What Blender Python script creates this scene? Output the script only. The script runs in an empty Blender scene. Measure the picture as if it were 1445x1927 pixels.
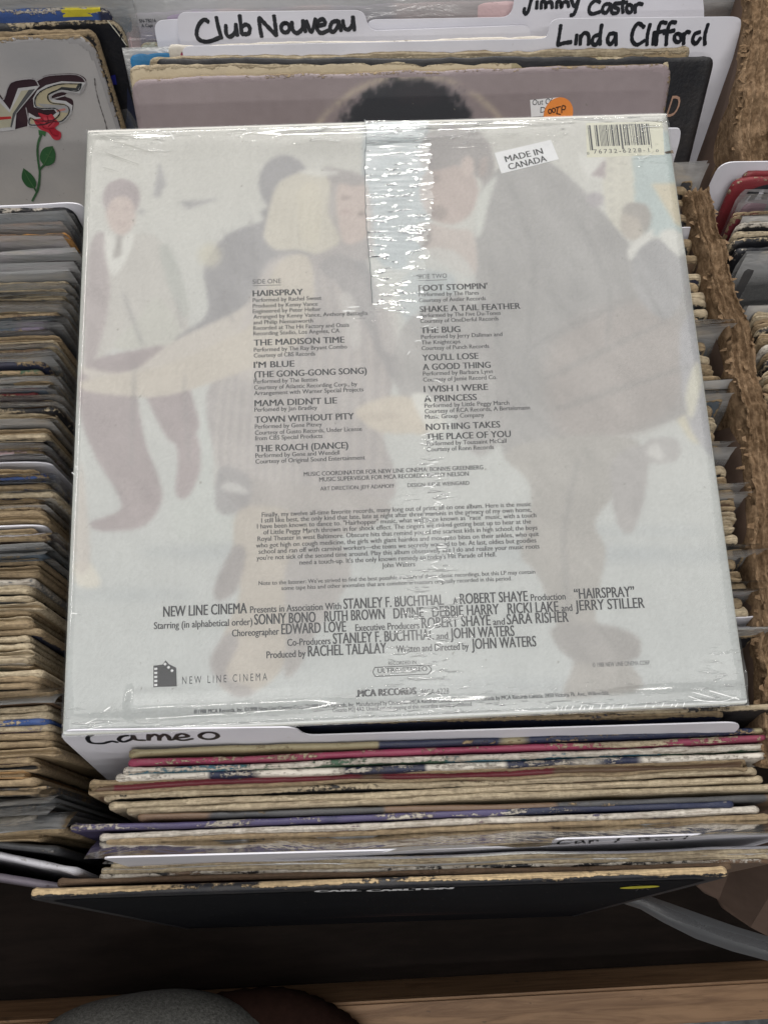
import bpy, bmesh, math, random
import numpy as np
from mathutils import Matrix, Vector

# ------------------------------------------------------------------ camera / world / light
scene = bpy.context.scene
COL = scene.collection
F = 1447.0; CX, CY = 722.5, 963.5                    # focal length and centre of the photograph, in its pixels
r1 = np.array([0.9962072, -0.04041268, 0.021735]); r2 = np.array([-0.04008871, -0.98004524, 0.20832637])
tt = np.array([-0.14601665, 0.10171811, 0.34836948])
r1 /= np.linalg.norm(r1); r2 -= r1*(r1@r2); r2 /= np.linalg.norm(r2); r3 = np.cross(r1, r2)
RS = np.stack([r1, r2, r3], 1); CS = -RS.T@tt        # the album lies in the plane n = 0 of the frame S (x right, y away, n up)

def ray(px, py): return RS.T@np.array([(px-CX)/F, (py-CY)/F, 1.0])
def hit(px, py, n=0.0):
    d = ray(px, py); return CS+d*(n-CS[2])/d[2]
W = Matrix.Translation((0, 0, .95)) @ Matrix.Rotation(math.radians(4), 4, 'X')     # the display bin slopes by four degrees

cam = bpy.data.cameras.new("camera"); camo = bpy.data.objects.new("camera", cam); COL.objects.link(camo)
MS = Matrix(((RS[0,0], -RS[1,0], -RS[2,0], CS[0]), (RS[0,1], -RS[1,1], -RS[2,1], CS[1]), (RS[0,2], -RS[1,2], -RS[2,2], CS[2]), (0,0,0,1)))
camo.matrix_world = W @ MS
cam.sensor_fit = 'HORIZONTAL'; cam.sensor_width = 36; cam.lens = 36*F/1445.0
cam.clip_start = .01; cam.clip_end = 50
scene.camera = camo

world = bpy.data.worlds.new("World"); scene.world = world; world.use_nodes = True
world.node_tree.nodes['Background'].inputs[0].default_value = (.80, .88, 1, 1)
world.node_tree.nodes['Background'].inputs[1].default_value = .05

def area(name, loc, aim, sx, sy, power, col=(1, .97, .93)):
    l = bpy.data.lights.new(name, 'AREA'); l.shape = 'RECTANGLE'; l.size = sx; l.size_y = sy; l.energy = power; l.color = col
    o = bpy.data.objects.new(name, l); COL.objects.link(o); o.location = loc
    d = Vector(aim)-Vector(loc); o.rotation_euler = d.to_track_quat('-Z', 'Y').to_euler()
    return o
area('ceiling_panel', (.2, .95, 3.3), (.15, .95, 1.0), 3.6, 2.6, 66)
area('ceiling_tube_ahead', (.1, 2.5, 2.7), (.15, .2, 1.0), 1.5, .12, 40)
area('ceiling_tube_behind', (.25, -1.15, 2.95), (.15, .2, 1.0), 1.8, .08, 14)
area('added_tube_far', (.6, 4.6, 2.9), (.15, .2, 1.0), 2.4, .12, 45)  # unseen tube, added so that the film creases catch bright streaks
area('added_tube_far_behind', (-.2, -2.9, 2.9), (.15, .2, 1.0), 2.2, .05, 14)  # its counterpart behind, likewise added for glints on the tilted film
area('ceiling_tube_side', (-1.5, .8, 2.9), (.15, .2, 1.0), 1.5, .14, 9)
scene.view_settings.view_transform = 'Standard'; scene.view_settings.look = 'None'
scene.view_settings.exposure = 0.0; scene.view_settings.gamma = 1
scene.render.engine = 'CYCLES'
scene.cycles.transparent_max_bounces = 24; scene.cycles.max_bounces = 8
scene.cycles.sample_clamp_indirect = 6

# ------------------------------------------------------------------ helpers
def lin(c):
    c = np.asarray(c, float)/255.0
    return np.where(c <= .04045, c/12.92, ((c+.055)/1.055)**2.4)
def rgba(c): return tuple(float(v) for v in lin(c))+(1.0,)

def new_mesh(name, verts, faces, mat, parent=None, smooth=True, attrs=None, uvfree=True):
    me = bpy.data.meshes.new(name)
    me.from_pydata([tuple(map(float, v)) for v in verts], [], [tuple(int(i) for i in f) for f in faces])
    me.materials.append(mat)
    if smooth: me.polygons.foreach_set('use_smooth', [True]*len(me.polygons))
    for k, (typ, arr) in (attrs or {}).items():
        a = me.attributes.new(k, typ, 'POINT')
        if typ == 'FLOAT': a.data.foreach_set('value', np.asarray(arr, np.float32).ravel())
        else:
            arr = np.concatenate([arr, np.ones((len(arr), 1))], 1) if arr.shape[1] == 3 else arr
            a.data.foreach_set('color', np.asarray(arr, np.float32).ravel())
    me.update()
    o = bpy.data.objects.new(name, me); COL.objects.link(o)
    if parent is not None: o.parent = parent
    return o

def grid_faces(nr, nc, off=0):
    r, c = np.meshgrid(np.arange(nr-1), np.arange(nc-1), indexing='ij')
    a = (r*nc+c).ravel()+off
    return np.stack([a, a+1, a+nc+1, a+nc], 1)

def tag(o, label=None, cat=None, group=None, kind=None):
    if label: o['label'] = label
    if cat: o['category'] = cat
    if group: o['group'] = group
    if kind: o['kind'] = kind
    return o

class N:                                              # small node-tree builder
    def __init__(s, name):
        s.m = bpy.data.materials.new(name); s.m.use_nodes = True; s.t = s.m.node_tree; s.t.nodes.clear()
        s.out = s.t.nodes.new('ShaderNodeOutputMaterial')
    def n(s, typ, **kw):
        x = s.t.nodes.new('ShaderNode'+typ)
        for k, v in kw.items():
            if k.startswith('i_'): s.set(x, k[2:], v)
            else: setattr(x, k, v)
        return x
    def set(s, x, key, v):
        i = x.inputs[int(key)] if key.isdigit() else x.inputs[key.replace('_', ' ')]
        if isinstance(v, bpy.types.NodeSocket): s.t.links.new(v, i)
        else: i.default_value = v
    def math(s, op, a, b=0.0, c=0.0, clamp=False):
        x = s.n('Math', operation=op); x.use_clamp = clamp
        s.set(x, '0', a); s.set(x, '1', b); s.set(x, '2', c); return x.outputs[0]
    def mix(s, f, a, b):
        x = s.n('Mix', data_type='RGBA'); s.set(x, '0', f); s.set(x, '6', a); s.set(x, '7', b); return x.outputs[2]
    def ramp(s, v, lo, hi):
        x = s.n('MapRange'); x.interpolation_type = 'SMOOTHSTEP'
        s.set(x, '0', v); s.set(x, '1', lo); s.set(x, '2', hi); return x.outputs[0]
    def coords(s, scale=(1, 1, 1), seed=True):
        tc = s.n('TexCoord').outputs['Object']
        if seed:
            sd = s.n('Attribute', attribute_type='OBJECT', attribute_name='seed').outputs['Fac']
            cv = s.n('CombineXYZ', i_0=sd, i_1=s.math('MULTIPLY', sd, .7), i_2=s.math('MULTIPLY', sd, .31)).outputs[0]
            tc = s.n('VectorMath', operation='ADD', i_0=tc, i_1=cv).outputs[0]
        return s.n('VectorMath', operation='MULTIPLY', i_0=tc, i_1=scale).outputs[0]
    def noise(s, vec, scale, detail=4, rough=.55, dist=0):
        x = s.n('TexNoise', i_Vector=vec, i_Scale=scale, i_Detail=detail, i_Roughness=rough, i_Distortion=dist); return x.outputs['Fac']
    def bump(s, h, strength=.4, dist=.001, normal=None):
        x = s.n('Bump', i_Height=h, i_Strength=strength, i_Distance=dist)
        if normal: s.set(x, 'Normal', normal)
        return x.outputs[0]
    def bsdf(s, color, rough=.6, normal=None, spec=.5, coat=0, coat_r=.1):
        b = s.n('BsdfPrincipled'); s.set(b, 'Base_Color', color); s.set(b, 'Roughness', rough); s.set(b, 'Specular_IOR_Level', spec)
        if coat: s.set(b, 'Coat_Weight', coat); s.set(b, 'Coat_Roughness', coat_r)
        if normal: s.set(b, 'Normal', normal)
        return b.outputs[0]
    def done(s, sh): s.t.links.new(sh, s.out.inputs[0]); return s.m

def mat_card():
    """printed card: ink a/b/c in runs along the edge, scuffed through to the board where the rim is worn"""
    g = N('printed_card')
    at = lambda k: g.n('Attribute', attribute_type='OBJECT', attribute_name=k)
    a, b, fib, wear = at('ink_a').outputs['Color'], at('ink_b').outputs['Color'], at('board').outputs['Color'], at('wear').outputs['Fac']
    rim = g.n('Attribute', attribute_type='GEOMETRY', attribute_name='rim').outputs['Fac']
    v = g.coords()
    vx = g.coords((1, .15, .15))
    seg = g.ramp(g.noise(vx, 11, 1), .52, .535)
    ink = g.mix(seg, a, b)
    n1 = g.noise(g.coords((.5, 2.5, 1.6)), 95, 6, .72)
    n2 = g.noise(v, 480, 3, .6)
    n0 = g.noise(vx, 16, 2)
    lvl = g.math('ADD', g.math('MULTIPLY', rim, g.math('ADD', g.math('MULTIPLY', wear, .62), g.math('MULTIPLY', g.math('SUBTRACT', n0, .5), .55))),
                 g.math('ADD', g.math('MULTIPLY', g.math('SUBTRACT', n1, .5), .75), g.math('MULTIPLY', g.math('SUBTRACT', n2, .5), .35)))
    w = g.math('MULTIPLY', g.ramp(lvl, .27, .34), g.ramp(rim, .02, .2))
    fcol = g.mix(g.ramp(n2, .3, .75), g.mix(.42, fib, (.05, .035, .022, 1)), fib)
    fcol = g.mix(g.math('MULTIPLY', g.ramp(g.noise(v, 60, 5, .7), .42, .78), .42), fcol, (.13, .085, .05, 1))
    dirt = g.math('MULTIPLY', g.ramp(g.noise(v, 30, 6, .7), .4, .85), .35)
    lam = g.noise(g.coords((.03, 1.3, 1)), 1150, 3, .6)
    fcol = g.mix(g.math('MULTIPLY', g.ramp(lam, .48, .66), .6), fcol, (.10, .07, .045, 1))
    ink = g.mix(dirt, ink, (.1, .085, .07, 1))
    col = g.mix(w, ink, fcol)
    h = g.math('ADD', g.math('MULTIPLY', n2, .5), g.math('MULTIPLY', w, .5))
    h = g.math('ADD', h, g.math('MULTIPLY', g.noise(v, 170, 4, .6), .3))
    h = g.math('ADD', h, g.math('MULTIPLY', lam, g.math('MULTIPLY', w, 1.1)))
    nb = g.bump(h, .7, .0007)
    r = g.math('ADD', g.math('MULTIPLY', w, .42), .44)
    return g.done(g.bsdf(col, r, nb, .35))
M_CARD = mat_card()

def mat_film(name, haze=.14, hz_col=(.55, .57, .6, 1), rough=.12, boost=1.6, crinkle=None, str_=.35, dist=.0012, base_bump=.012):
    g = N(name)
    v = g.coords()
    if crinkle:
        k = g.n('Attribute', attribute_type='GEOMETRY', attribute_name='crinkle').outputs['Fac']
        cr_ = g.ramp(g.noise(g.coords((.20, 1, 1)), 430, 2, .5, .6), .57, .72)
        hn = g.math('MULTIPLY', cr_, k)
        hn = g.math('ADD', hn, g.math('MULTIPLY', g.noise(v, 14, 2), base_bump))
        nb = g.bump(hn, str_, dist)
    else:
        nb = g.bump(g.noise(g.coords((.35, 1, 1)), 55, 4, .6, .5), str_, dist)
    fr = g.n('Fresnel', i_IOR=1.5, i_Normal=nb).outputs[0]
    fr = g.math('MULTIPLY', fr, boost, clamp=True)
    tr = g.n('BsdfTransparent', i_Color=(.97, .98, .98, 1)).outputs[0]
    if not crinkle:
        haze = g.math('MULTIPLY', haze, g.math('ADD', .3, g.math('MULTIPLY', g.n('Attribute', attribute_type='GEOMETRY', attribute_name='ext').outputs['Fac'], .7)))
    df = g.n('BsdfDiffuse', i_Color=hz_col, i_Normal=nb).outputs[0]
    gl = g.n('BsdfGlossy', i_Roughness=rough, i_Normal=nb).outputs[0]
    hz = haze
    if crinkle: hz = g.math('ADD', .012, g.math('ADD', g.math('MULTIPLY', k, haze), g.math('MULTIPLY', g.math('MULTIPLY', cr_, k), .55)))
    m1 = g.n('MixShader', i_0=hz, i_1=tr, i_2=df).outputs[0]
    m2 = g.n('MixShader', i_0=fr, i_1=m1, i_2=gl).outputs[0]
    return g.done(m2)
M_POLY = mat_film('clear_plastic', haze=.55, hz_col=(.60, .605, .61, 1), rough=.17, boost=2.0, str_=.6, dist=.003)
M_POLYC = mat_film('stiff_clear_plastic', haze=.22, hz_col=(.4, .41, .43, 1), rough=.14, boost=1.6, str_=.25, dist=.002)
M_WRAP = mat_film('shrink_wrap', haze=.10, hz_col=(.86, .88, .88, 1), rough=.08, boost=1.05, crinkle=True, str_=.9, dist=.0009)
M_SEAM = mat_film('shrink_wrap_seam', haze=.06, hz_col=(.76, .81, .83, 1), rough=.07, boost=1.3, crinkle=True, str_=.9, dist=.0008)

def mat_divider():
    g = N('white_plastic_card'); v = g.coords()
    c = g.mix(g.ramp(g.noise(v, 18, 4), .35, .8), (.66, .66, .72, 1), (.58, .575, .63, 1))
    c = g.mix(g.math('MULTIPLY', g.ramp(g.noise(v, 140, 4, .8), .62, .72), .25), c, (.35, .33, .32, 1))
    return g.done(g.bsdf(c, .42, g.bump(g.noise(v, 12, 3), .2, .002), .4))
M_DIV = mat_divider()
def mat_plain(name, c, rough=.6, scale=60, var=.35, bump=.3, dist=.0006, spec=.4, stretch=(1, 1, 1)):
    g = N(name); v = g.coords(stretch); c = rgba(c)
    n = g.noise(v, scale, 6, .65)
    dk = tuple(x*(1-var) for x in c[:3])+(1,)
    return g.done(g.bsdf(g.mix(g.ramp(n, .3, .72), dk, c), rough, g.bump(n, bump, dist), spec))
M_INK = mat_plain('printed_ink', (27, 31, 40), .5, 300, .15, .05)
M_INKF = mat_plain('thin_printed_ink', (48, 53, 60), .5, 300, .1, .05)
M_MARK = mat_plain('marker_ink', (28, 31, 38), .35, 120, .45, .05)
M_PAPER = mat_plain('sticker_paper', (226, 226, 228), .5, 200, .06, .1)
M_CREAM = mat_plain('barcode_panel', (214, 212, 196), .55, 200, .05, .1)
def mat_vcol(name, rough=.5, spec=.4):
    g = N(name)
    c = g.n('Attribute', attribute_type='GEOMETRY', attribute_name='print').outputs['Color']
    v = g.coords()
    n = g.noise(v, 900, 2); n2 = g.noise(g.coords((1, .12, 1)), 260, 3); n3 = g.noise(v, 22, 5)
    k = g.math('ADD', .90, g.math('ADD', g.math('MULTIPLY', n, .06), g.math('ADD', g.math('MULTIPLY', n2, .07), g.math('MULTIPLY', n3, .07))))
    cc = g.n('VectorMath', operation='SCALE'); g.set(cc, '0', c); g.set(cc, 'Scale', k)
    sp = g.ramp(g.noise(v, 330, 2, .5), .735, .75)
    cc = g.mix(g.math('MULTIPLY', sp, .5), cc.outputs[0], (.16, .15, .13, 1))
    return g.done(g.bsdf(cc, rough, g.bump(g.math('ADD', n, n2), .12, .0004), spec))
M_PRINT = mat_vcol('halftone_print'); M_PRINTD = mat_vcol('matt_dark_print', .7, .08)

RNG = np.random.RandomState(7)
def n1d(x, step, rng, amp=1.0):
    k = np.arange(x.min()-2*step, x.max()+3*step, step)
    v = rng.uniform(-1, 1, len(k)); i = (x-k[0])/step; j = i.astype(int); f = i-j; f = f*f*(3-2*f)
    return amp*(v[j]*(1-f)+v[np.minimum(j+1, len(k)-1)]*f)

def sleeve_mesh(rng, w=.315, h=.315, t=.003, open_top=False, bow=0., r=.004, wav=.0005, nx=84, ragged=.0003, flat=False, bw=0.):
    u = np.linspace(-1, 1, nx); xs = np.sign(u)*(1-(1-np.abs(u))**1.35)*w/2
    d = np.maximum(w/2-np.abs(xs), 0)
    drop = np.where(d < r, r-np.sqrt(np.maximum(r*r-(r-d)**2, 0)), 0)
    top = h-drop+n1d(xs, .02, rng, .0006)+n1d(xs, .004, rng, ragged)+n1d(xs, .0021, rng, ragged*.6)
    th = t*(1+(0 if flat else .45)*np.exp(-(d/.005)**2))*(1+(n1d(xs, .014, rng, .10)+n1d(xs, .004, rng, .03))*(0 if flat else 1))
    th = th*(1+.35*np.exp(-(d/.004)**2)*(0 if not flat else 1)*(bw > 1)); th[0] *= .25; th[-1] *= .25; th[1] *= .75; th[-2] *= .75
    if open_top:
        lv = [(h, .95, 0), (.06, 1, 0), (.012, 1, 0), (.004, 1.0, .5), (.0012, .98, .9), (.0002, .80, 1), (.0008, .52, 1), (.0035, .34, .3), (.0045, 0, .1)]
    else:
        lv = [(h, .95, 0), (.06, 1, 0), (.012, 1, 0), (.005, 1, .22), (.0022, .98, .7), (.0011, .86, 1), (.0003, .52, 1), (0, 0, 1)]
    prof = [(dz, -s, k) for dz, s, k in lv]+[(dz, s, k) for dz, s, k in lv[-2::-1]]
    P = []; RIM = []
    a1, a2 = n1d(xs, .06, rng, wav), n1d(xs, .025, rng, wav*(.9 if open_top else .25))
    b2 = n1d(xs, .03, rng, wav*(.9 if open_top else .15))
    side = np.exp(-(d/.0035)**2)
    for j, (dz, s, k) in enumerate(prof):
        z = np.maximum(top-dz, 0) if dz < h else np.zeros(nx)
        if dz < h: z = z+n1d(xs, .003, rng, ragged*.5)*(1 if dz < .003 else 0)
        zz = z/h
        y = s*th/2+bow*(1-(2*xs/w)**2)*zz+a1*zz**2+(a2 if s < 0 else b2)*(zz**6)*abs(s)
        P.append(np.stack([xs, y, z], 1)); RIM.append(np.maximum(k, side*.9)*(1+bw*(s >= 0)))
    P = np.concatenate(P); RIM = np.concatenate(RIM)
    nr = len(prof); fc = grid_faces(nr, nx).tolist()
    m = nr-1
    for c, flip in ((0, False), (nx-1, True)):
        for k in range(nr//2):
            q = [k*nx+c, (k+1)*nx+c, (m-k-1)*nx+c, (m-k)*nx+c]
            if q[1] == q[2]: q = q[:2]+q[3:]
            fc.append(q[::-1] if flip else q)
    return P, fc, RIM

def basis(top, yaw, lean):
    """frame of a sleeve: bottom centre as origin, x along it, -y its front, z up its face; in S"""
    y, l = math.radians(yaw), math.radians(lean)
    X = np.array([math.cos(y), math.sin(y), 0]); B = np.array([-math.sin(y), math.cos(y), 0])
    Z = np.array([0, 0, 1])*math.cos(l)+B*math.sin(l); Y = np.cross(Z, X)
    return X, Y, Z
def s_matrix(O, X, Y, Z):
    return Matrix(((X[0], Y[0], Z[0], O[0]), (X[1], Y[1], Z[1], O[1]), (X[2], Y[2], Z[2], O[2]), (0, 0, 0, 1)))

class Plane:                                          # front face of a leaning sheet, for things printed or stuck on it
    def __init__(s, O, X, Y, Z, off): s.O, s.X, s.Y, s.Z, s.off = O, X, Y, Z, off
    def at(s, px, py):
        d = ray(px, py); P0 = s.O-s.Y*s.off
        p = CS+d*(((P0-CS)@s.Y)/(d@s.Y)); q = p-s.O
        return np.array([q@s.X, q@s.Z])

PAL = dict(tan=(163, 144, 115), cream=(188, 174, 148), white=(198, 192, 182), black=(27, 28, 33), grey=(120, 122, 124), brown=(104, 84, 68),
           dgrey=(66, 67, 70), red=(122, 46, 52), pink=(138, 56, 82), blue=(58, 84, 140), navy=(36, 42, 66), mauve=(128, 108, 116), green=(62, 88, 70),
           teal=(60, 110, 130), purple=(78, 72, 108), lilac=(150, 140, 160), orange=(214, 150, 84), skyblue=(44, 118, 168), olive=(150, 140, 110),
           yellow=(214, 196, 50), greyblue=(100, 112, 124), dred=(110, 44, 54), pinkish=(196, 170, 172))
things = []
def make_sleeve(px, py, side='R', n=-.016, a='tan', b=None, board='tan', wear=.6, typ='spine', lean=20, yaw=0., poly=0., w=.315, h=.315,
                t=.003, desc='', row='', r=None, bow=None, py2=None, px2=None, cat='record sleeve', wav=None, name='record_sleeve', label=None, flat=False, bw=0.):
    seed = RNG.randint(1 << 30); rng = np.random.RandomState(seed)
    P = hit(px, py, n)
    if side == 'B':
        P2 = hit(px2, py2, n); mid = (P+P2)/2; yaw = math.degrees(math.atan2(P2[1]-P[1], P2[0]-P[0]))
    yw = math.radians(yaw)
    if side == 'R': mid = P-np.array([math.cos(yw), math.sin(yw), 0])*w/2
    elif side == 'L': mid = P+np.array([math.cos(yw), math.sin(yw), 0])*w/2
    X, Y, Z = basis(mid, yaw, lean); O = mid-Z*h
    bow = rng.uniform(-.0005, .0005) if bow is None else bow
    v, f, rim = sleeve_mesh(rng, w, h, t, typ == 'open', bow, rng.uniform(.0025, .006) if r is None else r, 0. if flat else (wav or .0005), ragged=(.0002+.0004*wear)*(.5 if flat else 1), flat=flat, bw=bw)
    o = new_mesh(name, v, f, M_CARD, None, attrs={'rim': ('FLOAT', rim)})
    o.matrix_world = W @ s_matrix(O, X, Y, Z)
    ca = np.array(PAL[a] if isinstance(a, str) else a, float)*rng.uniform(.92, 1.05)
    cb = np.array(PAL[b] if isinstance(b, str) else (b if b is not None else ca*rng.uniform(.85, 1.05)), float)
    o['ink_a'] = [float(q) for q in lin(np.clip(ca, 0, 240))]; o['ink_b'] = [float(q) for q in lin(np.clip(cb, 0, 240))]
    o['board'] = [float(q) for q in lin(np.array(PAL[board] if isinstance(board, str) else board)*rng.uniform(.93, 1.04))]
    o['wear'] = float(wear); o['seed'] = float(rng.uniform(0, 9))
    if poly:
        poly_cover(o, rng, w, h, t, poly, bow)
    pl = Plane(O, X, Y, Z, t/2)
    things.append((o, row, desc or a, cat, label))
    return o, pl

def poly_cover(parent, rng, w, h, t, ext, bow, name='plastic_cover', mat=None):
    nx, lv = 34, [0, .12, h-.04, h-.012, h-.002, h+ext*.45, h+ext]
    xs = np.linspace(-w/2-.0025, w/2+.0035, nx); V = []; Fc = []
    for s in (-1, 1):
        curl = rng.uniform(-.9, -.2)
        w1 = n1d(xs, .05, rng, .0009); w2 = n1d(xs, .022, rng, .0006)
        rows = []
        for z in lv:
            k = max(0, (z-h)/ext) if ext else 0
            y = s*(t/2+.0006)+bow*(1-(2*xs/w)**2)*z/h+(w1+w2)*(z/h)**4+k*(curl*ext*.8-s*t*.35)
            zz = z+n1d(xs, .03, rng, .0008)*(z > h-.01)
            rows.append(np.stack([xs, y, np.full(nx, 1.)*zz], 1))
        Fc += grid_faces(len(lv), nx, len(V)*0+sum(len(q) for q in V)).tolist()
        V += [np.concatenate(rows)]
    vv = np.concatenate(V); o = new_mesh(name, vv, Fc, mat or M_POLY, parent, attrs={'ext': ('FLOAT', (vv[:, 2] > h-.006).astype(float))})
    o['seed'] = float(rng.uniform(0, 9))
    return o

# ---- flat print helpers: ribbons, polygons and lettering lying on a plane (u, v) of some parent
def to3(mode, uv, off):                               # mode 'xy' = album lying in S; 'xz' = standing sheet, front at -y
    uv = np.asarray(uv)
    if mode == 'xy': return np.stack([uv[:, 0], uv[:, 1], np.full(len(uv), off)], 1)
    return np.stack([uv[:, 0], np.full(len(uv), -off), uv[:, 1]], 1)
def poly_print(name, uv, mat, parent, mode, off, **kw):
    return new_mesh(name, to3(mode, uv, off), [list(range(len(uv)))], mat, parent, smooth=False, **kw)
def catmull(p, k=8):
    p = np.asarray(p, float)
    if len(p) < 3: return np.array([p[0]+(p[-1]-p[0])*s for s in np.linspace(0, 1, 5)])
    q = np.concatenate([[2*p[0]-p[1]], p, [2*p[-1]-p[-2]]]); out = []
    for i in range(1, len(q)-2):
        for s in np.linspace(0, 1, k, endpoint=False):
            out.append(.5*((2*q[i])+(-q[i-1]+q[i+1])*s+(2*q[i-1]-5*q[i]+4*q[i+1]-q[i+2])*s*s+(-q[i-1]+3*q[i]-3*q[i+1]+q[i+2])*s**3))
    return np.array(out+[q[-2]])
def ribbons(name, strokes, width, mat, parent, mode, off, kind=None, jitter=.12):
    V, Fc = [], []; rng = np.random.RandomState(3)
    for st in strokes:
        c = catmull(st); d = np.gradient(c, axis=0); d /= np.linalg.norm(d, axis=1)[:, None]+1e-12
        nrm = np.stack([-d[:, 1], d[:, 0]], 1); m = len(c)
        hw = width/2*(1+rng.uniform(-jitter, jitter, m))
        b = len(V)
        c0 = c[0]-d[0]*width*.25; c1 = c[-1]+d[-1]*width*.25
        c = np.concatenate([[c0], c, [c1]]); nrm = np.concatenate([nrm[:1], nrm, nrm[-1:]]); hw = np.concatenate([[width*.28], hw, [width*.28]])
        for i in range(len(c)): V += [c[i]+nrm[i]*hw[i], c[i]-nrm[i]*hw[i]]
        for i in range(len(c)-1): Fc.append([b+2*i, b+2*i+1, b+2*i+3, b+2*i+2])
    # lift successive strokes by a hair so that crossings do not share a plane
    v3 = to3(mode, V, off)
    o = new_mesh(name, v3, Fc, mat, parent, smooth=False)
    k = 0; me = o.data
    co = np.empty(len(me.vertices)*3); me.vertices.foreach_get('co', co); co = co.reshape(-1, 3)
    b = 0
    for i, st in enumerate(strokes):
        m = 2*(len(catmull(st))+2); co[b:b+m, 2 if mode == 'xy' else 1] += (1 if mode == 'xy' else -1)*i*4e-6; b += m
    me.vertices.foreach_set('co', co.ravel())
    return o

_cv = bpy.data.curves.new('lettering', 'FONT'); _cv.resolution_u = 3
_to = bpy.data.objects.new('lettering_tmp', _cv); COL.objects.link(_to)
def glyphs(s, weight=0., space=1., shear=0.):
    _cv.body = s; _cv.offset = weight; _cv.space_character = space; _cv.shear = shear
    dg = bpy.context.evaluated_depsgraph_get(); dg.update()
    me = _to.evaluated_get(dg).to_mesh(); v = np.empty(len(me.vertices)*3); me.vertices.foreach_get('co', v); v = v.reshape(-1, 3)[:, :2].copy()
    fc = [list(p.vertices) for p in me.polygons]; _to.evaluated_get(dg).to_mesh_clear()
    return v, fc
_h, _ = glyphs('H'); CAPH = _h[:, 1].max()
def text_print(name, lines, mat, parent, mode, off, plane=None):
    """lines: (p1, p2, string, cap height in m, weight, spacing, shear) with p1, p2 the baseline ends in the plane"""
    V, Fc, Z = [], [], []; nb = 0
    for ln in lines:
        p1, p2, s, cap = ln[:4]; wt = ln[4] if len(ln) > 4 else 0; sp = ln[5] if len(ln) > 5 else 1; sh = ln[6] if len(ln) > 6 else 0
        v, f = glyphs(s, 0, sp, sh)
        if len(v) == 0: continue
        p1, p2 = np.asarray(p1, float), np.asarray(p2, float)
        L = np.linalg.norm(p2-p1); e = (p2-p1)/L; g = np.array([-e[1], e[0]])
        x = (v[:, 0]-v[:, 0].min())*L/(v[:, 0].max()-v[:, 0].min()); y = v[:, 1]*cap/CAPH
        for k, dx in enumerate((0,) if wt <= 0 else (0, 1, -1)):        # bold lettering is struck three times
            V.append(p1+(x+dx*wt*cap*1.6)[:, None]*e+y[:, None]*g); Z += [off+k*4e-6]*len(v); Fc += [[i+nb for i in q] for q in f]; nb += len(v)
    v3 = to3(mode, np.concatenate(V), 0.); v3[:, 2 if mode == 'xy' else 1] += (1 if mode == 'xy' else -1)*np.array(Z)
    return new_mesh(name, v3, Fc, mat, parent, smooth=False)

# ------------------------------------------------------------------ the big album lying on top (its frame is S itself)
def vnoise(X, Z, s, seed):
    rg = np.random.RandomState(seed); T = rg.uniform(-1, 1, (256, 256)); x, z = X/s+300, Z/s+300
    i, j = np.floor(x).astype(int), np.floor(z).astype(int); fx, fz = x-i, z-j; fx = fx*fx*(3-2*fx); fz = fz*fz*(3-2*fz); i %= 255; j %= 255
    return (T[j, i]*(1-fx)+T[j, i+1]*fx)*(1-fz)+(T[j+1, i]*(1-fx)+T[j+1, i+1]*fx)*fz


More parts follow.
